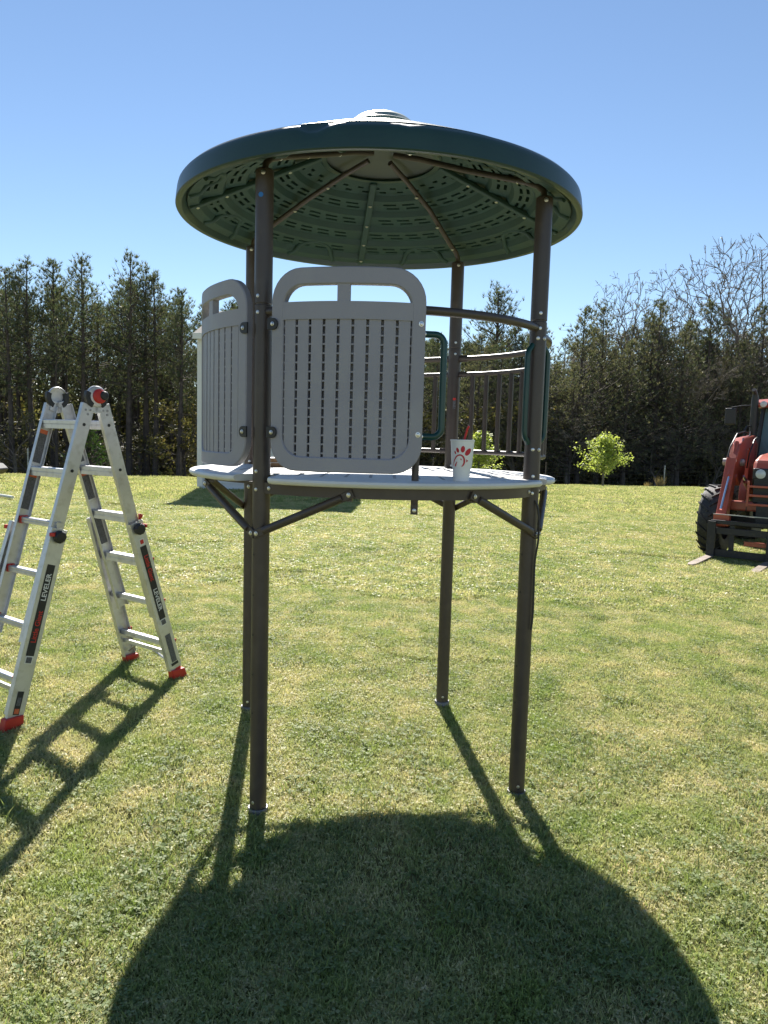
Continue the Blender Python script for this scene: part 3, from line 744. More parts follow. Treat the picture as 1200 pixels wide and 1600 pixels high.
# flat cartons with a small item, at the far left of the deck
mb = MB(); R1 = Matrix.Rotation(.35, 3, 'Z')
for i, (w, d, h, dx) in enumerate(((.17, .15, .018, 0), (.16, .145, .018, .006))): mb.box((-.53, 3.62, DZ+.012+i*.021), (w, d, h), R1)
mb.box((-.53, 3.62, DZ+.0225), (.172, .152, .003), R1, 1); mb.box((-.524, 3.62, DZ+.0435), (.162, .147, .003), R1, 1)
top_obj('carton', mb, [MT['card'], MT['swhite']], (-.53, 3.62, DZ+.0015), 'flat brown cardboard carton lying on the deck behind the left front post', 'carton', bevel=.001)
mb = MB()
mb.lathe((0, 0, 0), [(0, 0), (.022, 0), (.024, .008), (.014, .012), (.014, .026), (.022, .030), (.022, .036), (0, .038)], n=20)
mb.v = [(x-.50, y+3.6, z+DZ+.0465) for x, y, z in mb.v]; mb.mi = [1 if (i//20) in (2, 3) else 0 for i in range(len(mb.f))]
top_obj('reel', mb, [MT['swhite'], MT['dark']], (-.50, 3.6, DZ+.0465), 'small white reel with dark middle on top of the brown carton', 'reel', smooth=40)
# black cord hanging on the right front post
mb = MB(); pts = [(.628, 3.035, 1.375), (.640, 3.03, 1.34), (.647, 3.028, 1.27), (.646, 3.028, 1.20), (.638, 3.03, 1.12), (.639, 3.03, 1.0), (.640, 3.03, .9), (.636, 3.03, .83)]
def smooth_pts(p, n=6):
    p = [Vector(v) for v in p]; out = []
    for i in range(len(p)-1):
        a, b, c, d = p[max(0, i-1)], p[i], p[i+1], p[min(len(p)-1, i+2)]
        for k in range(n):
            t = k/n; out.append(.5*((2*b)+(c-a)*t+(2*a-5*b+4*c-d)*t*t+(3*b-a-3*c+d)*t**3))
    return out+[p[-1]]
pts = [(a-.004, b, c) for a, b, c in pts]; mb.tube(smooth_pts(pts), .0042, 8)
top_obj('cord', mb, MT['dark'], (.65, 3.04, .83), 'thin black cord hanging down the right front post of the tower', 'cord', smooth=50)

# ------------------------------------------------------------ folding ladder
LO = Vector((-1.505, 3.895, .125)); LS = Vector((.579, .815, 0)); LW = Vector((-.815, .579, 0))
ladder = empty('step_ladder', LO, 'aluminium folding ladder with red feet standing open on the lawn beside the tower', 'ladder')
def LT(s, w, z): return LO+LS*s+LW*w+Vector((0, 0, z))
HZ = 1.665      # hinge height above the ground
SP = .512       # half spread of the feet
def rail_frame(side):
    """unit vectors: down the rail, across its face (in the spread plane)"""
    d = Vector((side*SP, 0, -HZ)).normalized(); return d
FWI, FWO = .035, .0    # inner rails sit inside the outer ones
TOPW = (.030, .405); BOTW = (.0, .465)
OFS = .030; RL = math.hypot(SP-OFS, HZ)
def along(side, l):    # point on the rail centreline in (s,z), l metres from the hinge axis
    return side*(OFS+(SP-OFS)*l/RL), HZ*(1-l/RL)
def rail_c(mb, side, w0, w1, l0, l1, width, th, flip, mi=0):
    """C-channel rail between distances l0..l1 from the hinge; w0/w1 = position across; opening faces inwards"""
    d = Vector((side*SP/RL, 0, -HZ/RL)); n = Vector((HZ/RL, 0, side*SP/RL))
    def pt(l, a, w): s_, z_ = along(side, l); return LT(s_+n.x*a, w, z_+n.z*a)
    h = width/2; t = .0035; sec = [(-h, 0), (h, 0), (h, th), (h-t, th), (h-t, t), (-h+t, t), (-h+t, th), (-h, th)]
    v = [pt(l0, a, w0+flip*b) for a, b in sec]+[pt(l1, a, w1+flip*b) for a, b in sec]; k = len(sec)
    mb.add(v, [(i, (i+1) % k, k+(i+1) % k, k+i) for i in range(k)]+[tuple(range(k))[::-1], tuple(range(k, 2*k))], mi)
def wat(l, near, outer):
    t = max(0, (l-.1)/(RL-.1)); nw = TOPW[0]*(1-t)+BOTW[0]*t; fw = TOPW[1]*(1-t)+BOTW[1]*t
    return (nw if near else fw)
LJ = .74
rungs = [.155, .42, .69, .955, 1.22, 1.485]
for side in (-1, 1):
    for near in (True, False):
        fl = 1 if near else -1
        # upper inner rail
        mb = MB(); i0 = wat(.06, near, 0)+fl*.001; i1 = wat(1.32, near, 0)+fl*.020
        rail_c(mb, side, i0, i0+fl*.016, .045, 1.30, .070, .026, fl)
        obj('inner_rail', mb, MT['alu'], ladder, bevel=.0012)
        mb = MB(); o0 = wat(LJ-.03, near, 0)-fl*.006; o1 = wat(RL, near, 0)-fl*.004
        rail_c(mb, side, o0, o1, LJ-.03, RL-.085, .086, .032, fl)
        orl = obj('outer_rail', mb, MT['alu'], ladder, bevel=.0015)
        # levelling leg under the outer rail
        mb = MB(); rail_c(mb, side, o1+fl*.003, o1+fl*.004, RL-.13, RL-.03, .074, .024, fl); obj('leveller_leg', mb, MT['alu'], ladder, bevel=.0012)
        # red foot
        s0, z0 = along(side, RL-.055); s1, z1 = along(side, RL); mb = MB()
        w_ = o1+fl*.010
        poly_ = [(s0-.046, z0+.024), (s0+.046, z0+.024), (s1+.056, .006), (s1-.050, .006)]
        mb.prism(poly_, w_-.024, w_+.024, lambda x, z, w: LT(x, w, z)); ft = obj('foot', mb, MT['red'], ladder, bevel=.004)
        mb = MB(); mb.prism([(s1-.047, -.012), (s1+.047, -.012), (s1+.048, .006), (s1-.048, .006)], w_-.018, w_+.018, lambda x, z, w: LT(x, w, z)); obj('rubber_pad', mb, MT['dark'], ft)
        # lock knob
        s_, z_ = along(side, LJ+.01); mb = MB(); c = LT(s_, o0-fl*.001, z_); dirw = LW*(-fl)
        mb.lathe(c, [(.030, 0), (.034, .004), (.034, .022), (.027, .032), (0, .033)], dirw, 8); kb = obj('lock_knob', mb, MT['dark'], ladder, bevel=.003)
        mb = MB(); dn = Vector((HZ/RL, 0, side*SP/RL)); mb.box(c+LS*(side*.036)+Vector((0, 0, .016))+dirw*.010, (.028, .018, .02)); obj('lock_tip', mb, MT['red'], kb, bevel=.003)
        # rivets and stickers
        rv = MB()
        for l in (.155, .405):
            s_, z_ = along(side, l); rv.lathe(LT(s_, i0-fl*.001+fl*.016*(l/1.3), z_), [(.0085, -.002), (.0085, .0015), (0, .002)], dirw, 14)
        obj('rivet', rv, MT['dark'], ladder)['kind'] = 'stuff'
        rv = MB()
        for l, a in ((.075, -.012), (.075, .014), (.098, 0.006)):
            s_, z_ = along(side, l); rv.lathe(LT(s_+a, i0-fl*.001, z_), [(.0065, -.002), (.006, .0008), (0, .001)], dirw, 12)
        obj('rivet', rv, mat('rivet_grey', (.33, .33, .34), .4, .8), ladder)['kind'] = 'stuff'
    # rungs: upper ones are deep flat treads, lower outer ones narrower
    for i, l in enumerate(rungs):
        s_, z_ = along(side, l); outer = i >= (4 if side > 0 else 3) or False
        if side < 0: outer = i >= 2
        wa = wat(l, True, 0)+(.004 if outer else .02); wb = wat(l, False, 0)-(.004 if outer else .02)
        mb = MB(); hgt = .030 if outer else .048; dep = .034 if outer else .056
        k = side*SP/RL
        prof_ = [(-dep/2, hgt/2-.004), (-dep/2+.004, hgt/2), (-dep/6, hgt/2), (-dep/6, hgt/2-.0025), (dep/6, hgt/2-.0025), (dep/6, hgt/2), (dep/2-.004, hgt/2), (dep/2, hgt/2-.004),
                 (dep/2, .002), (dep/2-.002, 0), (dep/2, -.002), (dep/2, -hgt/2), (-dep/2, -hgt/2), (-dep/2, -.002), (-dep/2+.002, 0), (-dep/2, .002)]
        mb.prism([(s_+x, z_+z) for x, z in prof_], wa, wb, lambda x, z, w: LT(x, w, z))
        obj('rung', mb, MT['alu'], ladder)
        if outer or side > 0 and i >= 2:      # red plastic rung ends on the outside of the rail flange
            for w_, fl in ((wat(l, True, 0), 1), (wat(l, False, 0), -1)):
                mb = MB()
                if outer and side < 0: mb.prism([(s_-.020, z_-.020), (s_+.020, z_-.020), (s_+.020, z_+.020), (s_-.020, z_+.020)], w_+fl*(.040 if i == 2 else .030), w_+fl*(.064 if i == 2 else .066), lambda x, z, w: LT(x, w, z))
                else:
                    sx, zx = s_+side*.036, z_+.008; mb.prism([(sx, zx+.018), (sx+side*.022, zx+.012), (sx+side*.016, zx-.006), (sx, zx-.018)], w_+fl*.002, w_+fl*.020, lambda x, z, w: LT(x, w, z))
                obj('rung_end', mb, MT['red'], ladder, bevel=.002)
    # stabiliser bar and struts near the ground
    l = 1.53; s_, z_ = along(side, l); mb = MB(); wa, wb = wat(l, True, 0)+.01, wat(l, False, 0)-.01; z_ -= .012
    mb.bar(LT(s_-side*.012, wa, z_), LT(s_-side*.012, wb, z_), .016, .022); obj('stabiliser_bar', mb, MT['alu'], ladder)
    for fl, w0, w1 in ((1, wa+.13, wa+.008), (-1, wb-.13, wb-.008)):
        s2, z2 = along(side, RL-.10); mb = MB(); mb.tube([LT(s_-side*.016, w0, z_-.006), LT((s_+s2)/2-side*.012, (w0*.45+w1*.55), (z_+z2)/2), LT(s2-side*.006, w1, z2+.01)], .0065, 8); obj('stabiliser_strut', mb, MT['alu'], ladder, smooth=40)
# hinges
for near in (True, False):
    w_ = TOPW[0]-.004 if near else TOPW[1]+.004; fl = 1 if near else -1; dirw = LW*(-fl); mb = MB(); c = LT(0, w_, HZ)
    mb.lathe(c+dirw*.002, [(.054, -.018), (.056, -.015), (.056, -.004), (.052, 0), (.030, .004), (0, .005)], dirw, 36); h = obj('hinge', mb, MT['alu'], ladder, smooth=30)
    for side in (-1, 1):
        mb = MB(); d = Vector((side*SP/RL, 0, -HZ/RL)); n = Vector((HZ/RL, 0, side*SP/RL))
        pl = [(-.028, .028), (.028, .028), (.026, .085), (-.026, .085)]
        pl = [(d.x*b+n.x*a, HZ+d.z*b+n.z*a) for a, b in pl]; mb.prism(pl, w_+fl*.004, w_+fl*.016, lambda x, z, w: LT(x, w, z)); obj('hinge_arm', mb, MT['alu'], h, bevel=.002)
        mb = MB(); pl = [(side*.066*cos(radians(a)), HZ+.066*sin(radians(a))) for a in range(-62, 33, 8)]+[(side*.040*cos(radians(a)), HZ+.040*sin(radians(a))) for a in range(26, -63, -11)]
        mb.prism(pl, w_-fl*.006, w_+fl*.018, lambda x, z, w: LT(x, w, z)); obj('hinge_cover', mb, MT['dark'], h, bevel=.002)
    if near:
        mb = MB(); mb.lathe(c+LS*.010+dirw*.004+Vector((0, 0, .002)), [(.038, 0), (.038, .010), (.030, .016), (0, .017)], dirw, 28); obj('hinge_disc', mb, MT['red'], h, smooth=35)
        mb = MB(); mb.lathe(c+LS*.030+dirw*.012+Vector((0, 0, .006)), [(.024, 0), (.024, .012), (.019, .018), (0, .019)], dirw, 22); obj('hinge_button', mb, MT['dark'], h, smooth=35)
# stickers: flat labels on the outer faces of the rails
def sticker(side, near, l0, l1, a0, a1, m, outer=True, inside=False, name='sticker', par=None, off=.0012):
    fl = 1 if near else -1
    def pt(l, a):
        if outer:
            t = (l-LJ+.03)/(RL-.085-LJ+.03); o0 = wat(LJ-.03, near, 0)-fl*.006; o1 = wat(RL, near, 0)-fl*.004; w = o0+(o1-o0)*t
        else:
            i0 = wat(.06, near, 0)+fl*.001; w = i0+fl*.016*(l-.045)/1.255
        w += (-fl*off if not inside else fl*(.0035+off))
        s_, z_ = along(side, l); n = Vector((HZ/RL, 0, side*SP/RL)); return LT(s_+n.x*a, w, z_+n.z*a)
    mb = MB(); mb.add([pt(l0, a0), pt(l0, a1), pt(l1, a1), pt(l1, a0)], [(0, 1, 2, 3)])
    return obj(name, mb, m, par or ladder), pt
def rail_text(txt, side, lc, ac, size, m, name='lettering', sx=1.0):
    """lettering running along the near outer rail, reading upwards on the left rail and downwards on the right one"""
    _, pt = sticker(side, True, lc, lc+.001, 0, .0001, m, off=.0030); _.name = 'tmp'; bpy.data.objects.remove(_)
    me = text_mesh(name, txt, size, m); d = 1 if side > 0 else -1
    org = ladder.location
    for v in me.vertices:
        x, y = v.co.x*sx, v.co.y; v.co = pt(lc+d*x, ac+d*y*1.0 if side > 0 else ac-y*1.0) - org
    o = bpy.data.objects.new(name, me); COL.objects.link(o); o.parent = ladder; o['label'] = 'lettering on the ladder rail'
    return o
for side in (-1, 1):
    if side < 0: c0 = .895
    else: c0 = .855
    a, _ = sticker(side, True, c0, c0+.46, -.021, .021, MT['sblack'])
    a['label'] = 'long black sticker with red and white lettering'
    if side < 0:
        rail_text('LEVELER', side, c0+.115, .0, .036, MT['swhite'], sx=1.05); rail_text('Little Giant', side, c0+.315, .0, .038, MT['sred'], sx=.92)
    else:
        rail_text('Little Giant', side, c0+.135, .0, .038, MT['sred'], sx=.92); rail_text('LEVELER', side, c0+.335, .0, .036, MT['swhite'], sx=1.05)
    sticker(side, True, c0+.462 if side < 0 else c0+.462, c0+.50, -.019, .019, MT['swhite'])
    sticker(side, True, c0+.466, c0+.496, -.015, .015, MT['sgrey'], off=.0018)
    if side > 0:
        sticker(side, True, c0-.045, c0-.004, -.017, .017, MT['swhite']); sticker(side, True, c0-.038, c0-.014, -.011, .011, MT['sred'], off=.0018)
        sticker(side, True, 1.42, 1.60, -.017, .02, MT['sgrey']); sticker(side, True, 1.605, 1.622, -.025, .025, MT['sblack']); sticker(side, True, 1.645, 1.68, -.006, .03, MT['sred'], off=.0022)
    else:
        sticker(side, True, 1.53, 1.645, -.016, .016, MT['sblack']); sticker(side, True, 1.615, 1.64, -.012, .012, MT['sorange'], off=.0018)
        sticker(side, True, 1.56, 1.60, -.01, .01, MT['sgrey'], off=.0018)
# warning labels on the inside faces of the far rails
for side, spans in ((-1, ((.19, .375), (.435, .635))), (1, ((.30, .375), (.435, .60), (.69, .88)))):
    for (l0, l1) in spans:
        sticker(side, False, l0, l1, -.024, .024, MT['sgrey'], outer=False, inside=True); sticker(side, False, l0, l0+.022, -.024, .024, MT['sorange'], outer=False, inside=True, off=.0018)
s_, z_ = along(-1, rungs[0]); mb = MB(); mb.add([LT(s_+.0265, w, z_+dz) for w, dz in ((.14, .006), (.24, .006), (.24, .014), (.14, .014))], [(0, 1, 2, 3)]); 
mb.v = [tuple(Vector(v)) for v in mb.v]; obj('sticker', mb, MT['sred'], ladder)

# ------------------------------------------------------------ tractor with loader and pallet fork
TH = Vector((-.62, -.785, 0)).normalized(); TL = Vector((-TH.y, TH.x, 0))     # heading; to the right in the picture
TO = Vector((4.88, 9.31, .125)); tractor = empty('tractor', TO, 'orange-red tractor with a front loader and black pallet fork, parked at the right edge', 'tractor')
def TT(a, b, z): return TO+TL*a+TH*b+Vector((0, 0, z))
TR = Matrix((TL, TH, Vector((0, 0, 1)))).transposed()
def tbox(name, c, d, m, par=None, bevel=.006, rx=0, rz=0, ry=0):
    mb = MB(); mb.box((0, 0, 0), d, TR @ Matrix.Rotation(rz, 3, 'Z') @ Matrix.Rotation(ry, 3, 'Y') @ Matrix.Rotation(rx, 3, 'X')); c = TT(*c); mb.v = [(x+c.x, y+c.y, z+c.z) for x, y, z in mb.v]
    return obj(name, mb, m, par or tractor, bevel=bevel)
def tprism(name, pts, a0, a1, m, par=None, bevel=.006):     # profile in (b,z), extruded across
    mb = MB(); mb.prism(pts, a0, a1, lambda b, z, a: TT(a, b, z)); return obj(name, mb, m, par or tractor, bevel=bevel)
def ttube(name, pts, r, m, par=None, n=12): mb = MB(); mb.tube([TT(*p) for p in pts], r, n); return obj(name, mb, m, par or tractor, smooth=40)
def wheel(a, b, r, w, sgn, nl):
    mb = MB(); c = TT(a, b, r-.02); ri = r*.56
    mb.lathe(c, [(ri, -w*.42), (r*.72, -w*.5), (r*.90, -w*.47), (r*.955, -w*.36), (r*.965, 0), (r*.955, w*.36), (r*.90, w*.47), (r*.72, w*.5), (ri, w*.42), (ri*.98, 0), (ri, -w*.42)], TL, 48)
    o = obj('tyre', mb, MT['rubber'], tractor, smooth=35)
    mb = MB()
    for i in range(nl):
        for s in (-1, 1):
            t0 = 2*pi*(i+(.5 if s > 0 else 0))/nl; v = []
            for k in range(5):
                f = k/4; t = t0+f*.24*(18/nl)*1.25; wv = s*(w*.02+f*w*.50); rb = r*(.955-.035*max(0, f-.72)/.28); rt = r*(1.005-.06*max(0, f-.72)/.28)
                for (dt, q_) in ((-.045, rb), (-.03, rt), (.03, rt), (.045, rb)):
                    tt = t+dt*(18/nl); v.append(c+TL*wv+(TH*cos(tt)+Vector((0, 0, 1))*sin(tt))*q_)
            fs = [(k*4+j, k*4+j+1, (k+1)*4+j+1, (k+1)*4+j) for k in range(4) for j in range(3)]+[(0, 1, 2, 3), (19, 18, 17, 16)]
            mb.add(v, fs)
    lg = obj('tread_lug', mb, MT['rubber'], o); lg['kind'] = 'stuff'
    mb = MB(); mb.lathe(c, [(ri*1.01, -w*.34), (ri*.93, -w*.3), (ri*.9, -w*.05), (ri*.45, sgn*w*.12), (ri*.42, sgn*w*.2), (0, sgn*w*.2)], TL, 32); obj('rim', mb, MT['orange'], o, smooth=35)
for sg in (-1, 1):
    wheel(sg*.79, -.72, .49, .30, sg, 20); wheel(sg*.86, -2.75, .74, .42, sg, 22)
    tprism('rear_fender', [(-3.25, 1.15), (-3.1, 1.42), (-2.7, 1.55), (-2.25, 1.50), (-2.05, 1.30), (-2.08, 1.27), (-2.28, 1.46), (-2.7, 1.51), (-3.07, 1.39), (-3.2, 1.15)], sg*.62, sg*1.02, MT['darkpaint'])
tbox('chassis', (0, -1.6, .62), (.42, 2.6, .30), MT['darkpaint']); tbox('front_axle', (0, -.72, .47), (1.5, .16, .14), MT['darkpaint']); tbox('rear_axle', (0, -2.75, .74), (1.5, .22, .2), MT['darkpaint'])
tbox('front_weight', (0, -.42, .62), (.42, .2, .24), MT['darkpaint'])
hood = tprism('hood', [(-.42, 1.06), (-.40, 1.22), (-.46, 1.33), (-.75, 1.40), (-1.75, 1.47), (-1.75, 1.05)], -.315, .315, MT['orange'], bevel=.05)
gr = tbox('grille', (0, -.415, .93), (.56, .07, .36), MT['dark'], hood, .02)
for i in range(6): tbox('grille_bar', (0, -.372, .80+i*.05), (.50, .012, .010), MT['darkpaint'], gr, 0)
for sg in (-1, 1):
    mb = MB(); mb.lathe(TT(sg*.20, -.375, 1.145), [(.062, -.03), (.062, 0), (.05, .012), (0, .018)], TH, 24); obj('headlight', mb, MT['lens'], tractor, smooth=40)
    tbox('headlight_bezel', (sg*.20, -.40, 1.145), (.20, .05, .15), MT['dark'], hood, .02)
    tbox('side_cover', (sg*.318, -1.1, 1.05), (.012, .9, .3), MT['dark'], hood, .004)
tbox('bumper_guard', (0, -.30, .98), (.66, .03, .03), MT['orange'], None, .005)
for a in (-.32, .32): tbox('guard_upright', (a, -.30, .88), (.03, .03, .34), MT['orange'], None, .005)
tbox('guard_bar', (0, -.30, .86), (.66, .03, .03), MT['orange'], None, .005); tbox('guard_bar', (0, -.30, .74), (.66, .03, .03), MT['orange'], None, .005)
# cab
cab = tbox('cab_base', (0, -2.35, 1.02), (1.06, 1.25, .42), MT['darkpaint'], None, .03)
for a, b0, b1, w in ((-.56, -1.72, -1.86, .05), (.56, -1.72, -1.86, .05), (-.58, -2.98, -2.92, .06), (.58, -2.98, -2.92, .06), (-.57, -2.4, -2.4, .04), (.57, -2.4, -2.4, .04)):
    mb = MB(); mb.bar(TT(a, b0, 1.2), TT(a*.93, b1, 2.13), w, w); obj('cab_pillar', mb, MT['dark'], cab, bevel=.006)
def pane(pts, nm='windscreen'): mb = MB(); v = [TT(*p) for p in pts]; c = sum(v, Vector())/4; mb.add(v+[x+(TT(0, 0, 1)-TT(0, 0, 1))+TH*.006 for x in v], [(0, 1, 2, 3), (7, 6, 5, 4), (0, 4, 5, 1), (1, 5, 6, 2), (2, 6, 7, 3), (3, 7, 4, 0)]); return obj(nm, mb, MT['cabglass'], cab)
pane([(-.53, -1.735, 1.25), (.53, -1.735, 1.25), (.50, -1.865, 2.12), (-.50, -1.865, 2.12)])
pane([(-.55, -2.97, 1.3), (.55, -2.97, 1.3), (.52, -2.92, 2.12), (-.52, -2.92, 2.12)], 'rear_window')
for sg in (-1, 1):
    mb = MB(); v = [TT(sg*.565, -1.76, 1.25), TT(sg*.565, -2.95, 1.25), TT(sg*.53, -2.9, 2.12), TT(sg*.53, -1.88, 2.12)]; mb.add(v+[x-TL*sg*.006 for x in v], [(0, 1, 2, 3), (7, 6, 5, 4), (0, 4, 5, 1), (1, 5, 6, 2), (2, 6, 7, 3), (3, 7, 4, 0)]); obj('side_window', mb, MT['cabglass'], cab)
rf = tprism('cab_roof', [(-1.62, 2.08), (-1.60, 2.14), (-1.75, 2.20), (-2.3, 2.24), (-2.95, 2.20), (-3.08, 2.14), (-3.06, 2.08)], -.62, .62, MT['orange'], bevel=.04)
for a in (-.48, -.36, .36, .48):
    mb = MB(); mb.lathe(TT(a, -1.615, 2.125), [(.045, -.03), (.045, .02), (.035, .028), (0, .03)], TH, 18); obj('work_light', mb, MT['lens'], rf, smooth=40)
tbox('seat', (0, -2.6, 1.42), (.42, .12, .6), MT['dark'], cab, .04); mb = MB(); mb.lathe(TT(0, -2.05, 1.52), [(.17, -.012), (.18, 0), (.17, .012), (.16, 0), (.17, -.012)], (TH*-.6+Vector((0, 0, 1))), 24); obj('steering_wheel', mb, MT['dark'], cab, smooth=40)
ttube('exhaust_stack', [(-.60, -1.62, 1.12), (-.60, -1.62, 1.2), (-.60, -1.62, 2.20), (-.60, -1.60, 2.28), (-.61, -1.53, 2.33)], [.035, .052, .050, .034, .03], MT['dark'])
ttube('mirror_arm', [(-.56, -1.82, 2.12), (-.80, -1.75, 2.11), (-.94, -1.70, 2.08)], .010, MT['darkpaint'])
mr = tbox('mirror', (-.94, -1.70, 1.95), (.16, .045, .25), MT['dark'], None, .02); 
ttube('mirror_arm', [(.56, -1.82, 2.12), (.80, -1.75, 2.11), (.94, -1.70, 2.08)], .010, MT['darkpaint']); tbox('mirror', (.94, -1.70, 1.95), (.16, .045, .25), MT['dark'], None, .02)
ttube('grab_rail', [(-.66, -1.45, 1.45), (-.68, -1.45, 1.72), (-.66, -1.5, 1.80), (-.62, -1.6, 1.80)], .012, MT['darkpaint'])
ttube('grab_rail', [(-.60, -1.40, 1.45), (-.60, -1.45, 1.72)], .008, MT['steelpost'])
# loader
for sg in (-1, 1):
    a = sg*.60
    tprism('loader_tower', [(-1.55, .62), (-1.25, .62), (-1.32, 1.30), (-1.45, 1.56), (-1.72, 1.56), (-1.70, 1.3)], a-.05, a+.05, MT['orange'])
    arm = tprism('loader_arm', [(-1.66, 1.58), (-1.60, 1.67), (-.95, 1.62), (-.70, 1.53), (-.53, 1.34), (-.22, .66), (-.14, .50), (-.20, .42), (-.32, .46), (-.40, .62), (-.70, 1.27), (-.88, 1.44), (-1.62, 1.52)], a-.055-.02*(sg < 0), a+.055+.02*(sg > 0), MT['orange'], bevel=.012)
    tprism('arm_gusset', [(-.85, 1.50), (-.62, 1.34), (-.72, 1.08), (-.88, .95), (-1.12, 1.10), (-1.22, 1.48)], a-.040, a+.040, MT['orange'], arm)
    mb = MB(); mb.lathe(TT(a-.06, -.86, 1.28), [(.05, -.13), (.05, .13), (.03, .15), (0, .15)], TL, 18); obj('pivot_pin', mb, MT['steelpost'], arm, smooth=40)
    ttube('lift_cylinder', [(a+sg*-.10, -1.42, .80), (a+sg*-.10, -.95, 1.02)], .040, MT['orange']); ttube('cylinder_rod', [(a-sg*.10, -.95, 1.02), (a-sg*.10, -.80, 1.09)], .018, MT['chrome'])
    ttube('tilt_cylinder', [(a, -.72, 1.56), (a, -.44, 1.10)], .032, MT['orange']); ttube('cylinder_rod', [(a, -.44, 1.10), (a, -.13, .66)], .016, MT['chrome'])
    ttube('hydraulic_hose', [(a-.03, -1.62, 1.70), (a-.03, -1.3, 1.72), (a-.03, -.85, 1.68), (a-.05, -.58, 1.48), (a-.07, -.52, 1.25)], .010, MT['dark'], n=8)
    ttube('hydraulic_hose', [(a+.09, -1.60, 1.66), (a+.12, -1.2, 1.60), (a+.11, -1.0, 1.40), (a+.08, -1.05, 1.2)], .010, MT['dark'], n=8)
    tbox('coupler_link', (a-sg*.02, -.15, .52), (.20, .10, .16), MT['orange'], None, .01)
tbox('cross_tube', (0, -.52, .70), (1.20, .13, .13), MT['orange'], None, .02)
for a in (-.36, -.12, .12, .36): tbox('tube_band', (a, -.52, .70), (.012, .135, .135), MT['darkpaint'], None, 0)
# fork frame
fk = tbox('fork_frame', (0, -.03, .50), (1.36, .04, .05), MT['darkpaint'], None, .004)
tbox('frame_bar', (0, -.03, .385), (1.30, .045, .085), MT['darkpaint'], fk, .004); tbox('frame_bar', (0, -.03, .09), (1.30, .045, .09), MT['darkpaint'], fk, .004)
tbox('frame_bar', (0.18, -.07, .24), (.9, .04, .06), MT['orange'], fk, .004)
for a in (-.42, .42): tbox('frame_upright', (a, -.05, .26), (.06, .04, .42), MT['darkpaint'], fk, .004)
tbox('backrest_bar', (0, -.05, .60), (1.34, .012, .012), MT['steelpost'], fk, 0)
for a in (-.66, .06):
    tn = tbox('fork_tine', (a, .012, .26), (.10, .04, .50), MT['darkpaint'], None, .004)
    mb = MB(); mb.prism([(a-.05, .03), (a+.05, .03), (a+.05, .80), (a+.028, .90), (a-.028, .90), (a-.05, .80)], 0, 1, lambda x, b, t: TT(x, b, .030+(.022*(1-b/1.1)*t if t else 0)))
    obj('tine_blade', mb, MT['tine'], tn)

# ------------------------------------------------------------ white building behind the tower
hx0, hx1, hy0, hy1 = -4.58, -1.35, 18.1, 23.1; hz = .10; EV = 3.98
house = empty('shed', ((hx0+hx1)/2, hy0, hz), 'white clapboard building behind the tower, mostly hidden by the grey panels', 'shed')
RG = EV+.85
mb = MB(); v = [(hx0+.02, hy0+.02, hz-.3), (hx1-.02, hy0+.02, hz-.3), (hx1-.02, hy1, hz-.3), (hx0+.02, hy1, hz-.3), (hx0+.02, hy0+.02, EV), (hx1-.02, hy0+.02, EV), (hx1-.02, hy1, EV), (hx0+.02, hy1, EV), (hx0+.02, (hy0+hy1)/2, RG), (hx1-.02, (hy0+hy1)/2, RG)]
mb.add(v, [(0, 1, 5, 4), (1, 2, 6, 9, 5), (2, 3, 7, 6), (3, 0, 4, 8, 7)]); wall = obj('wall', mb, MT['siding'], house)
mb = MB(); z = .25
while z < EV:
    for (ax, x0, x1, y) in (('f', hx0, hx1, hy0),):
        o = len(mb.v); mb.add([(x0, y-.002, z), (x1, y-.002, z), (x1, y+.016, z+.125), (x0, y+.016, z+.125), (x0, y+.022, z-.001), (x1, y+.022, z-.001)], [(0, 1, 2, 3), (4, 5, 1, 0)])
    for x, sg in ((hx0, -1), (hx1, 1)):
        mb.add([(x, hy0, z), (x, hy1, z), (x-sg*.016, hy1, z+.125), (x-sg*.016, hy0, z+.125), (x-sg*.02, hy0, z-.001), (x-sg*.02, hy1, z-.001)], [(0, 1, 2, 3), (4, 5, 1, 0)])
    z += .125
sd = obj('siding_board', mb, MT['siding'], wall); sd['kind'] = 'stuff'
for x in (hx0+.03, hx1-.03): 
    mb = MB(); mb.box((x, hy0-.004, (EV+.28)/2), (.14, .05, EV-.28)); obj('corner_board', mb, MT['trim'], wall, bevel=.004)
mb = MB(); mb.box(((hx0+hx1)/2, hy0-.004, .235), (hx1-hx0-.2, .05, .03)); obj('skirt_board', mb, MT['trim'], wall, bevel=.004)
mb = MB(); mb.box(((hx0+hx1)/2, (hy0+hy1)/2+.03, .2), (hx1-hx0-.06, hy1-hy0-.06, .5)); obj('foundation', mb, MT['base'], house)
for wx in (-3.4, -2.3):
    mb = MB(); mb.box((wx, hy0-.01, 2.2), (.62, .05, .98)); wf = obj('window', mb, MT['trim'], wall, bevel=.005)
    for dx in (-.14, .14):
        for dz in (-.22, .22): mb = MB(); mb.box((wx+dx, hy0-.037, 2.2+dz), (.235, .008, .40)); obj('pane', mb, MT['glass'], wf)
for s_ in (-1, 1):
    ym = (hy0+hy1)/2; ye = hy0-.22 if s_ < 0 else hy1+.22; ze = EV-.02
    mb = MB(); mb.prism([(ye, ze), (ym, RG+.09), (ym, RG+.03), (ye, ze-.05)], hx0-.09, hx1+.24, lambda y, z, x: (x, y, z)); rfh = obj('roof', mb, MT['shingle'], house)
    mb = MB(); mb.box(((hx0+hx1)/2+.06, ye, ze-.06), (hx1-hx0+.32, .03, .14)); obj('fascia', mb, MT['trim'], rfh, bevel=.003)

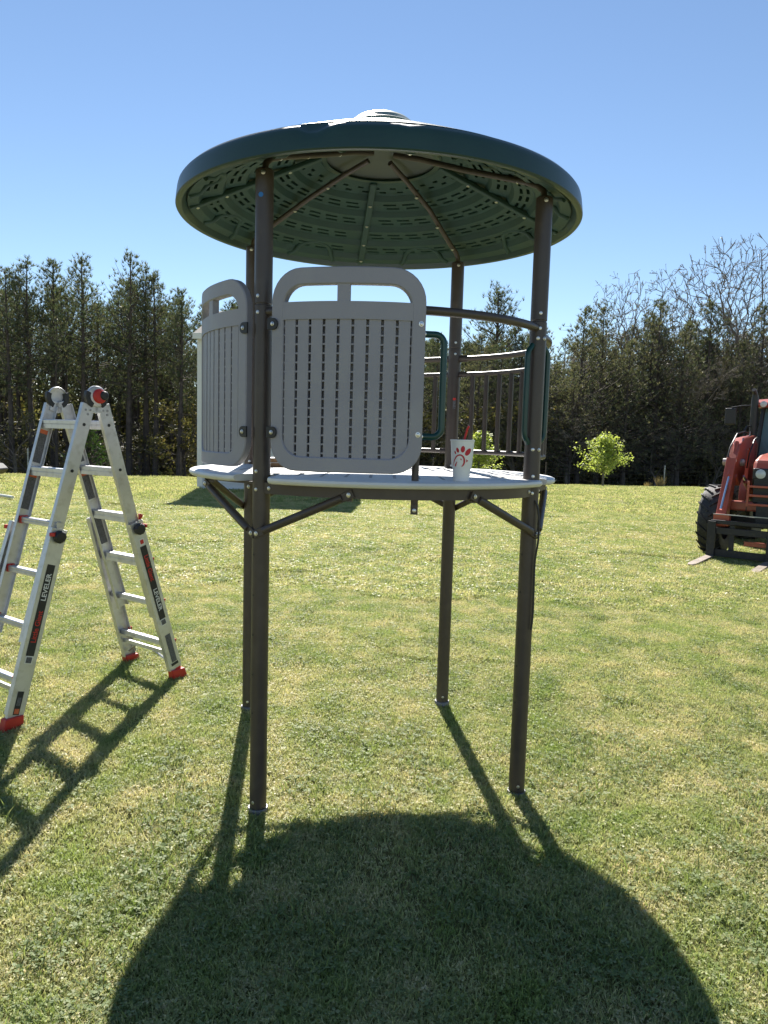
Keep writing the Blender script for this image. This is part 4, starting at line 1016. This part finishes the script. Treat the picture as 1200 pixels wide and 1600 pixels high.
# ------------------------------------------------------------ trees
def hor(u): return 682.9+.0278*(u-600)
def sky_v(u):
    K = [(-200, 440), (0, 438), (60, 432), (110, 430), (150, 452), (170, 468), (200, 430), (245, 445), (262, 474), (300, 466), (360, 474), (430, 482), (655, 522), (720, 528), (830, 512), (870, 518), (900, 498), (930, 494), (970, 500), (1013, 486), (1089, 484), (1130, 500), (1168, 488), (1260, 478), (1400, 470)]
    for (a, b), (c, d) in zip(K, K[1:]):
        if a <= u <= c: return b+(d-b)*(u-a)/(c-a)
    return K[0][1] if u < 0 else K[-1][1]
def tri_fan(vs, fs, p, d, l, w, r, n):
    """a tuft of needles: n thin triangles leaving p around direction d"""
    d = d.normalized()
    for _ in range(n):
        e = Vector((d.x+r.uniform(-.9, .9), d.y+r.uniform(-.9, .9), d.z+r.uniform(-.55, .75))).normalized()*l*r.uniform(.6, 1.15)
        s_ = e.cross(Vector((r.uniform(-1, 1), r.uniform(-1, 1), r.uniform(-1, 1)))).normalized()*w*.5
        o = len(vs); vs += [p-s_, p+s_, p+e]; fs.append((o, o+1, o+2))
def pine(seed, H, cs, spread, nb, tufts, up=.45, lean=.0, needle=(.22, .034, 8), whorl=True, full=False, rtr=.016):
    """returns (wood MB, foliage MB) of a conifer H metres tall whose crown starts at the share cs of its height"""
    r = random.Random(seed); wood = MB(); vs = []; fs = []
    lx, ly = r.uniform(-lean, lean), r.uniform(-lean, lean); ph = r.uniform(0, 6)
    def tp(t): return Vector((lx*t*H+.05*sin(t*5+ph), ly*t*H+.05*cos(t*4+ph), t*H))
    r0 = H*rtr; wood.tube([tp(i/9) for i in range(10)], [r0*(1.25 if i == 0 else 1-.88*i/9) for i in range(10)], 7)
    for i in range(nb):
        q = (i+r.random()*.8)/nb; t = cs+(1-cs)*q; q2 = 1-q
        prof = (min(1, q2*1.7+.10))**.8*(1 if q > .18 else .55+q*2.5) if not full else (min(1, q2*1.35+.14))
        L_ = spread*prof*r.uniform(.55, 1.2)
        a = r.uniform(0, 2*pi); el = up*(.25+1.1*q)+r.uniform(-.18, .18); base = tp(t)
        d = Vector((cos(a)*cos(el), sin(a)*cos(el), sin(el))); mid = base+d*L_*.55; tip = base+d*L_+Vector((0, 0, L_*.16))
        wood.tube([base, mid, tip], [max(.008, L_*.016), max(.006, L_*.010), .004], 3, caps=False)
        n = max(2, int(tufts*(.35+.65*L_/spread)))
        for k in range(n):
            f = .38+.62*(k+r.random())/n; p = (base.lerp(mid, f/.55) if f < .55 else mid.lerp(tip, (f-.55)/.45))
            off = Vector((r.gauss(0, 1), r.gauss(0, 1), r.gauss(0, .6)))*(.10+.10*L_)*(1.2-f*.5)
            p2 = p+off
            if off.length > .14: wood.tube([p, p2], [.006, .004], 3, caps=False)
            tri_fan(vs, fs, p2, d*.5+Vector((0, 0, .9)), needle[0], needle[1], r, needle[2])
    # dead stubs below the crown
    for i in range(16 if cs > .3 else 6):
        t = r.uniform(.12, cs+.05); a = r.uniform(0, 2*pi); L_ = r.uniform(.25, .9)*spread*.7; b = tp(t)
        d = Vector((cos(a), sin(a), r.uniform(-.15, .35))); e = b+d*L_; wood.tube([b, e], [.010, .004], 3, caps=False)
        if r.random() < .6: e2 = b+d*L_*.5; wood.tube([e2, e2+Vector((r.uniform(-.3, .3), r.uniform(-.3, .3), r.uniform(-.1, .3)))], [.006, .003], 3, caps=False)
    tp1 = tp(1.0)
    for _ in range(7): tri_fan(vs, fs, tp1+Vector((0, 0, r.uniform(-.35, .05))), Vector((0, 0, 1)), needle[0]*.9, needle[1], r, needle[2])
    f = MB(); f.add(vs, fs); return wood, f
def bare(seed, H, spread, buds, forks=4, lvl=5, start=.35, bs=.045):
    r = random.Random(seed); wood = MB(); vs = []; fs = []
    def grow(p, d, L_, rad, k):
        n = 3 if k < 2 else 2 if k < 5 else 1; pts = [p]; rr_ = [rad]; dd = d.copy()
        for i in range(n):
            dd = (dd+Vector((r.gauss(0, .17), r.gauss(0, .17), r.gauss(.03, .10)))).normalized(); pts.append(pts[-1]+dd*L_/n); rr_.append(rad*(1-.42*(i+1)/n))
        wood.tube(pts, [max(q_, H*(.00085 if k >= 4 else .0012)) for q_ in rr_], 6 if k == 0 else 4 if k < 3 else 3, caps=False)
        if k >= lvl:
            for _ in range(buds):
                c = pts[-1].lerp(pts[0], r.random())+Vector((r.gauss(0, .04), r.gauss(0, .04), r.gauss(0, .04))); u = Vector((r.uniform(-1, 1), r.uniform(-1, 1), r.uniform(-1, 1))).normalized()*bs*r.uniform(.5, 1.2); w = u.cross(Vector((r.random(), r.random(), 1))).normalized()*bs*.5
                o = len(vs); vs.extend([c-w, c+w, c+u]); fs.append((o, o+1, o+2))
            return
        m = forks if k == 0 else r.choice([3, 3, 4]) if k < lvl-1 else r.choice([3, 4, 5])
        for j in range(m):
            f = 1 if j == 0 else r.uniform(.3, 1); q = pts[0].lerp(pts[-1], f) if f < 1 else pts[-1]
            if f < 1: i = min(n-1, int(f*n)); q = pts[i].lerp(pts[i+1], f*n-i)
            a = r.uniform(0, 2*pi); sp = spread*(1 if k < 3 else 1.35)*(.35 if j == 0 else r.uniform(.6, 1.15))
            side_ = dd.orthogonal().normalized(); side_ = Matrix.Rotation(a, 3, dd) @ side_
            nd = (dd*cos(sp)+side_*sin(sp)); nd.z = max(nd.z, -.15); nd.normalize()
            grow(q, nd, L_*(r.uniform(.66, .86) if k < 2 else r.uniform(.46, .72)), rr_[-1]*(.82 if j == 0 else .62), k+1)
    grow(Vector((0, 0, 0)), Vector((r.uniform(-.05, .05), r.uniform(-.05, .05), 1)), H*start, H*.016, 0)
    mz = max(v[2] for v in wood.v); k = H/mz; wood.v = [(x*k, y*k, z*k) for x, y, z in wood.v]; f = MB()
    if vs: f.add([v*k for v in vs], fs)
    return wood, f
def dome_tree(seed, H, cw, N, base=.34, cz=.66, rz=.345, bias=.42, buds=2, bs=.05):
    """bare tree whose limbs reach points spread through a domed crown, each joined to the best nearer branch"""
    r = random.Random(seed); vs = []; fs = []; P_ = []
    while len(P_) < N:
        a = r.uniform(0, 2*pi); c = r.uniform(-1, 1); rad = r.random()**bias; sn = sqrt(1-c*c)
        k = 1+.16*sin(3*a+seed)+.12*sin(5*c+a*2)
        v = Vector((cw*k*rad*sn*cos(a), cw*k*rad*sn*sin(a), H*(cz+rz*rad*c*(.94+.06*k))))
        if v.z > H*(base+.06) and v.z < H*1.0: P_.append(v)
    root = Vector((0, 0, H*base)); P_.sort(key=lambda v: (v-root).length)
    nodes = [Vector((0, 0, 0)), Vector((.01*H, 0, H*base*.5)), root]; par = [-1, 0, 1]; dep = [0, H*base*.5, H*base]
    for v in P_:
        best = None; bd = 1e9; dv = (v-root).length
        for i in range(2, len(nodes)):
            q = nodes[i]; d = (v-q).length
            if d*.9 < bd:
                out = (v-q).dot((q-root)) if i > 2 else 0
                pq = q-nodes[par[i]]; ca = (v-q).dot(pq)/max(1e-6, d*pq.length)
                sc_ = d*(1+.75*(1-ca))+.55*(dep[i]+d-H*base-dv)+(.4*d if out < 0 else 0)
                if sc_ < bd: bd = sc_; best = i
        q = nodes[best]; L_ = (v-q).length
        if L_ > H*.09:
            m = q.lerp(v, .5)+Vector((r.gauss(0, 1), r.gauss(0, 1), r.gauss(0, .6)))*L_*.06
            nodes.append(m); par.append(best); dep.append(dep[best]+L_*.5); best = len(nodes)-1
        nodes.append(v); par.append(best); dep.append(dep[best]+(v-nodes[best]).length)
    cnt = [0]*len(nodes); kids = [0]*len(nodes)
    for i in range(len(nodes)-1, 0, -1):
        if kids[i] == 0: cnt[i] = 1
        cnt[par[i]] += cnt[i]; kids[par[i]] += 1
    wood = MB(); rad = [max(H*.0009, H*.00078*c**.46) for c in cnt]
    for i in range(1, len(nodes)):
        j = par[i]; rj = min(rad[j], rad[i]*1.35) if j > 2 else rad[j]
        wood.tube([nodes[j], nodes[i]], [rj, rad[i]], 6 if cnt[i] > 60 else 3, caps=False)
        if kids[i] == 0:
            d0 = (nodes[i]-nodes[j]).normalized()
            for _ in range(4):
                d = (d0+Vector((r.gauss(0, .38), r.gauss(0, .38), r.gauss(.1, .3)))).normalized()*H*r.uniform(.018, .04); b = nodes[j].lerp(nodes[i], r.uniform(.5, 1))
                wood.tube([b, b+d], [H*.0008, H*.0006], 3, caps=False)
                for _ in range(buds):
                    c = b+d*r.uniform(.4, 1); u = Vector((r.uniform(-1, 1), r.uniform(-1, 1), r.uniform(-1, 1))).normalized()*bs; w = u.orthogonal().normalized()*bs*.4
                    o = len(vs); vs.extend([c-w, c+w, c+u]); fs.append((o, o+1, o+2))
    f = MB(); f.add(vs, fs); return wood, f
def leafy(seed, H, rx, trunk, n, ls, cz=.62, wisps=9):
    """small broad-leaved tree: trunk, limbs, leaves clustered on twigs"""
    r = random.Random(seed); wood = MB(); vs = []; fs = []
    wood.tube([(0, 0, -.1), (0.02, 0, trunk), (.0, .02, H*.7)], [.05, .04, .02], 7)
    for i in range(44):
        a = r.uniform(0, 2*pi); q = (i+.5)/44; z0 = trunk*.85+(H*.74-trunk)*q; el = r.uniform(.1, .75)+q*.65
        L_ = rx*(1.12-.80*q)*r.uniform(.5, 1.28); d = Vector((cos(a)*cos(el), sin(a)*cos(el), sin(el))); b = Vector((0, 0, z0)); e = b+d*L_
        if e.z > H: e.z = H
        wood.tube([b, b.lerp(e, .5)+Vector((0, 0, -.03)), e], [.016, .010, .005], 4, caps=False)
        m = n//44
        for k in range(m):
            f = r.uniform(.2, 1.15); c = b.lerp(e, f)+Vector((r.gauss(0, 1), r.gauss(0, 1), r.gauss(0, .8)))*.085*rx; u = Vector((r.uniform(-1, 1), r.uniform(-1, 1), r.uniform(-.9, .4))).normalized()*ls*r.uniform(.6, 1.25); w = u.cross(Vector((r.uniform(-1, 1), r.uniform(-1, 1), 1))).normalized()*ls*.45
            o = len(vs); vs += [c, c+u*.5+w, c+u, c+u*.5-w]; fs.append((o, o+1, o+2, o+3))
    f = MB(); f.add(vs, fs); return wood, f
PROTO = {}
def make_tree(kind, name, wood, fol, wm, fm):
    PROTO[kind] = (name, wood.mesh(kind+'_wood', wm), fol.mesh(kind+'_foliage', fm) if fol.f else None)
def put_tree(kind, x, y, h_scale, rot, label, cat, group=None, w_scale=None, z=None):
    name, wm, fm = PROTO[kind]; e = empty(name, (x, y, gz(x, y)-.05 if z is None else z), label, cat, group, rot)
    w_ = w_scale or h_scale; e.scale = (w_, w_, h_scale)
    for nm, me in (('trunk', wm), ('crown', fm)):
        if me: o = bpy.data.objects.new(nm, me); COL.objects.link(o); o.parent = e
    return e
# unit trees are 10 m tall
for i in range(6): make_tree('pineA%d' % i, 'pine_tree', *pine(100+i, 10, [.40, .48, .36, .52, .44, .40][i], [1.75, 1.5, 1.9, 1.4, 1.6, 1.55][i], 96, 7, up=.55, lean=.01), MT['bark'], MT['needle'])
for i in range(3): make_tree('pineB%d' % i, 'bushy_pine_tree', *pine(200+i, 10, .10, [2.5, 2.2, 2.7][i], 150, 8, up=.5, full=True, needle=(.24, .04, 8)), MT['bark'], MT['needle2'])
make_tree('pineR0', 'round_pine_tree', *pine(300, 10, .42, 2.3, 120, 9, up=.6, lean=.01, needle=(.25, .034, 8), rtr=.02), MT['bark'], MT['needle'])
for i in range(4): make_tree('bare%d' % i, 'bare_tree', *bare(400+i*7, 10, [.62, .55, .7, .58][i], [3, 2, 1, 3][i], forks=[4, 3, 4, 5][i], lvl=6, start=[.36, .45, .30, .38][i]), MT['twig'], MT['bud'])
for i in range(3): make_tree('dome%d' % i, 'bare_tree', *dome_tree(700+i*11, 10, [2.9, 1.75, 1.6][i], [1350, 700, 650][i]), MT['twig'], MT['bud'])
for i in range(2): make_tree('olive%d' % i, 'understory_tree', *bare(500+i*3, 10, .75, 9, forks=5, lvl=4, start=.28, bs=.16), MT['twig'], MT['olive'])
make_tree('thin0', 'slender_trunk_tree', *pine(350, 10, .62, .95, 40, 6, up=.6, rtr=.011), MT['bark'], MT['needle'])
rt = random.Random(21)
def E(x): return 36.5+.30*max(-22, min(26, x))
def th(x, y, f=1.0):
    u = 600+1150*x/y; zt = 1.62+(hor(u)-sky_v(u))*y/1150*f; return zt-gz(x, y)
# named front trees: pixel column, skyline, kind
heroes = [(131, 414, 1.0, 'pineA1', 'tall pine with a gap beside it, rising right above the near hinge of the ladder'),
          (203, 409, 0.8, 'pineA2', 'tallest and densest pine of the left wood, between the ladder and the grey side panel'),
          (228, 427, 1.6, 'pineA0', 'pine close on the right of the tallest pine in the left wood'),
          (53, 419, 1.2, 'pineA4', 'tall pine above the far hinge of the ladder'),
          (86, 418, 2.4, 'pineA3', 'slender pine between the two tall pines above the ladder hinges'),
          (19, 431, 0.6, 'pineA5', 'pine nearest the left border of the picture'),
          (243, 440, 1.0, 'pineA3', 'pine with a stepped crown sloping down towards the grey side panel'),
          (285, 461, 1.2, 'pineA5', 'shorter pine just left of the grey side panel'),
          (764, 462, 6.0, 'pineR0', 'round-crowned pine standing alone above the wood, seen through the tower beside its right front post'),
          (897, 489, .5, 'pineB0', 'bushy pine just right of the tower, left of the bare crowns'),
          (927, 486, 1.0, 'pineB1', 'bushy pine behind the young light green tree'),
          (1013, 480, .8, 'pineB2', 'broad bushy pine below the middle bare crown'),
          (1090, 480, 1.5, 'pineB0', 'bushy pine at the foot of the largest bare crown'),
          (1170, 484, .7, 'pineB1', 'bushy pine behind the tractor'),
          (955, 432, 5, 'dome1', 'bare tree with a rounded twiggy crown above the young light green tree'),
          (1030, 419, 6, 'dome2', 'bare leaning tree with a fine crown, middle of the three against the sky'),
          (1136, 382, 3.4, 'dome0', 'largest bare tree with wide forking crown against the sky above the tractor')]
used = []
def zone(u, y, x, row):
    dep = 'front row' if row < 1 else 'second rank' if row < 3 else 'depth'
    if u < 30: w = 'at the left border of the field'
    elif u < 150: w = 'behind the ladder'
    elif u < 300: w = 'between ladder and side panel'
    elif u < 430: w = 'hidden behind the side panel'
    elif u < 665: w = 'behind the front panel'
    elif u < 850: w = 'behind the picket barrier'
    elif u < 905: w = 'just right of the tower'
    elif u < 1000: w = 'behind the light green tree'
    elif u < 1095: w = 'between light green tree and tractor'
    else: w = 'behind the tractor'
    return dep, w
def zput(kind, x, y, s_, rot, what, row, **k):
    u = 600+1150*x/y; dep, w = zone(u, y, x, row)
    put_tree(kind, x, y, s_, rot, '%s, %s of the wood %s' % (what, dep, w), 'tree', 'woodland trees %s, %s' % (w, dep), **k)
for (u, v, dy, kind, lab) in heroes:
    x = 0
    for _ in range(6): y = E(x)+dy; x = (u-600)/1150*y*1.005
    H = 1.62+(hor(u)-v)*y/1150*1.0-gz(x, y)
    ws = H/10
    put_tree(kind, x, y, H/10, rt.uniform(0, 6), lab, 'tree', 'bare trees against the sky' if kind.startswith('dome') else None, w_scale=ws); used.append((x, y))
# the rest of the wood, row by row
for row in range(8):
    off = row*2.3; x = -30-rt.random()
    while x < 36:
        xx = x+rt.uniform(-.5, .5); y = E(xx)+off+rt.uniform(-.7, .7); u = 600+1150*xx/y
        step = rt.uniform(1.25, 2.1)*(1+row*.07)
        if -90 < u < 1330 and not (row == 0 and any(abs(xx-a)+abs(y-b)*.4 < 1.0 for a, b in used)):
            f = rt.uniform(.80, .98) if row < 3 else rt.uniform(.84, 1.0)
            H = th(xx, y, f)
            if u < 470:
                if rt.random() < .80: zput('pineA%d' % rt.randrange(6), xx, y, H/10, rt.uniform(0, 6), 'slender dark pine', row, w_scale=H/10*rt.uniform(.85, 1.1))
                else: zput('thin0', xx, y, H/10*.93, rt.uniform(0, 6), 'thin bare-stemmed pine', row)
            elif u < 850:
                zput(rt.choice(['pineA0', 'pineA3', 'pineB0', 'pineB1', 'pineB2']), xx, y, H/10, rt.uniform(0, 6), 'dark pine', row)
            else:
                k = rt.random()
                if k < .55: zput('pineB%d' % rt.randrange(3), xx, y, H/10*rt.uniform(.8, 1), rt.uniform(0, 6), 'bushy dark evergreen', row)
                elif k < .88: zput('bare%d' % rt.randrange(4), xx, y, H/10*rt.uniform(.75, 1.0), rt.uniform(0, 6), 'bare grey tree', row)
                else: zput('pineA%d' % rt.randrange(6), xx, y, H/10*.95, rt.uniform(0, 6), 'slender dark pine', row)
        x += step
# understory between the trunks
for i in range(120):
    u = rt.uniform(-60, 1300); dy = rt.uniform(-.6, 13); x = 0
    for _ in range(6): y = E(x)+dy; x = (u-600)/1150*y
    h = rt.uniform(1.6, 4.2) if u < 480 else rt.uniform(2.5, 5.5)
    if u > 820 and rt.random() < .5: zput('bare%d' % rt.choice([0, 2, 3]), x, y, h/10, rt.uniform(0, 6), 'low bare scrubby tree', 0 if dy < 2 else 5, w_scale=h/10*1.5)
    else: zput('olive%d' % rt.randrange(2), x, y, h/10, rt.uniform(0, 6), 'low olive-leaved tree', 0 if dy < 2 else 5, w_scale=h/10*1.3)
# pale fallen limb and leaning bare saplings at the edge of the wood on the right
for (u0, v0, u1, v1, r0_) in ((1085, 690, 1140, 660, .05), (1045, 690, 1075, 655, .03), (1120, 680, 1100, 640, .03)):
    pass
# understory foliage deeper in the wood: closes the view between the trunks
def mass(name, y0, y1, x0, x1, zt, n, ls, m, seed, wob=1.0):
    r = random.Random(seed); vs = []; fs = []
    cl = [(r.uniform(x0, x1), r.uniform(y0, y1), r.random()) for _ in range(n//26)]
    for (cx0, cy0, q) in cl:
        ztl = zt(cx0)*(.35+.65*q); cz0 = r.uniform(0, 1)**.8*ztl
        for _ in range(26):
            x, y, z = cx0+r.gauss(0, .5), cy0+r.gauss(0, .5), max(.0, cz0+r.gauss(0, .45))+gz(cx0, cy0)
            c = Vector((x, y+.3*x, z)); u = Vector((r.uniform(-1, 1), r.uniform(-1, 1), r.uniform(-1, 1))).normalized()*ls*r.uniform(.6, 1.3); w = u.cross(Vector((r.uniform(-1, 1), 1, r.uniform(-1, 1)))).normalized()*ls*.4
            o = len(vs); vs += [c, c+u*.5+w, c+u, c+u*.5-w]; fs.append((o, o+1, o+2, o+3))
    mb = MB(); mb.add(vs, fs); me = mb.mesh(name, m); o = bpy.data.objects.new(name, me); COL.objects.link(o); o['kind'] = 'stuff'; return o
mass('woodland_undergrowth', 47, 56, -36, 34, lambda x: 6.5, 90000, .30, MT['olive'], 5)
mass('woodland_undergrowth', 50, 60, -36, 34, lambda x: 9.0, 90000, .40, MT['needle2'], 6)
mass('woodland_undergrowth', 52, 60, -38, 36, lambda x: 4.5, 60000, .42, MT['olive'], 16)
mass('woodland_brush', 37.0, 44, 8, 27, lambda x: 5.0, 34000, .12, MT['needle2'], 8)
mass('woodland_brush', 36.4, 46, -26, 26, lambda x: 1.6, 26000, .13, MT['olive'], 9)
# far dark backing of the wood: more of the same trees as a mass
# ------------------------------------------------------------ single plants on the lawn's edge
def lone(kind, x, y, s_, lab, cat, ws=None): put_tree(kind, x, y, s_, 1.0, lab, cat, None, w_scale=ws)
make_tree('maple', 'young_tree', *leafy(31, 2.52, 1.1, .62, 4300, .085), MT['twig'], MT['spring'])
make_tree('maple2', 'young_tree', *leafy(32, 2.52, .9, .5, 3900, .085), MT['twig'], MT['spring'])
lone('maple', 8.88, 30.0, 1.0, 'young tree with fresh light green leaves, standing in the open right of the tower', 'tree')
lone('maple2', 3.55, 28.0, 1.0, 'young light green tree seen behind the cup and the tower pickets', 'tree')
make_tree('sapling', 'pine_sapling', *pine(88, 1.55, .06, .62, 60, 7, up=.7, full=True, needle=(.13, .02, 9)), MT['bark'], MT['needle3'])
lone('sapling', -9.45, 23.6, 1.0, 'small bright green pine sapling in front of the wood, seen through the ladder', 'tree', 1.1)
def grass_clump(x, y, h, n, m, lab, cat):
    r = random.Random(int(x*100)); vs = []; fs = []; z0 = gz(x, y)
    for _ in range(n):
        a = r.uniform(0, 6.3); d = r.uniform(0, .12); l = h*r.uniform(.5, 1.1); t = r.uniform(.05, .5); o = len(vs); px, py = x+d*cos(a), y+d*sin(a); w = .012
        vs += [(px-w, py, z0), (px+w, py, z0), (px+cos(a)*l*sin(t), py+sin(a)*l*sin(t), z0+l*cos(t))]; fs.append((o, o+1, o+2))
    mb = MB(); mb.add(vs, fs); return top_obj('dry_grass_clump', mb, m, (x, y, z0), lab, cat)
grass_clump(11.6, 31.0, .52, 120, MT['tan'], 'clump of tall tan dry grass between the light green tree and the tractor', 'grass clump')
grass_clump(11.15, 31.2, .26, 60, MT['tan'], 'low tan grass clump just left of the taller dry clump', 'grass clump')
# wire fence along the wood
fp = [(-27+4.6*i, ) for i in range(13)]
fence = empty('wire_fence', (0, 31, gz(0, 31)), 'low wire fence with thin steel posts running along the edge of the wood', 'fence')
def fy(x): return 30.2+.27*x
fpts = [(-17.6, 0), (-12.95, 1), (-7.8, 0), (-3, 0), (2, 0), (7, 0), (12.75, 1), (18, 0), (23, 0)]
for x, wht in fpts:
    y = fy(x); z = gz(x, y); mb = MB(); mb.bar((x, y, z-.2), (x, y, z+1.02), .05, .05); obj('fence_post', mb, MT['steelpost'] if wht else MT['bark'], fence, bevel=.004)
for k in range(5):
    mb = MB(); mb.tube([(x, fy(x)-.03, gz(x, fy(x))+.25+.17*k) for x in [-24+2*i for i in range(26)]], .0035, 4); obj('strand', mb, MT['bark'], fence)
# small things at the far left
mb = MB()
for p0, p1, r_ in (((-8.9, 15.25, .31), (-7.05, 13.9, .29), .028), ):
    mb.tube([p0, p1], r_, 10)
top_obj('pale_pole', mb, MT['pvc'], (-7.9, 14.6, .25), 'pale pole lying on the grass at the left edge, beyond the ladder', 'pole', smooth=40)
mb = MB(); mb.tube([(-9.0, 14.6, .27), (-7.55, 14.0, .26)], .03, 8)
top_obj('weathered_pole', mb, MT['litter'], (-8.3, 14.3, .22), 'second, greyer pole on the grass just below the pale pole', 'pole', smooth=40)
bx, by = -10.0, 19.0; bz = gz(bx, by); mc = empty('utility_cart', (bx, by, bz), 'black object with light trim, cut off by the left edge near the wood', 'cart')
mb = MB(); mb.prism([(-.9, .16), (-.05, .14), (.10, .28), (-.05, .42), (-.9, .50)], -.5, .4, lambda x, z, y: (bx+x, by+y, bz+z)); obj('tub', mb, MT['dark'], mc, bevel=.04)
mb = MB(); mb.bar((bx-.20, by-.52, bz+.52), (bx+.10, by-.52, bz+.36), .03, .04); obj('trim_bar', mb, MT['pvc'], mc, bevel=.01)
for dx in (-.5, -.08):
    mb = MB(); mb.lathe((bx+dx, by-.5, bz+.15), [(.04, -.05), (.14, -.05), (.16, -.03), (.16, .03), (.14, .05), (.04, .05)], (0, 1, 0), 20); obj('wheel', mb, MT['rubber'], mc, smooth=40)
# low parts that only exist in numbers
for o in bpy.data.objects:
    if o.parent is not None and o.name.split('.')[0] in ('bolt', 'adjustment_hole', 'rivet', 'work_light'):
        if o.name.split('.')[0] != 'work_light': o['kind'] = 'stuff'
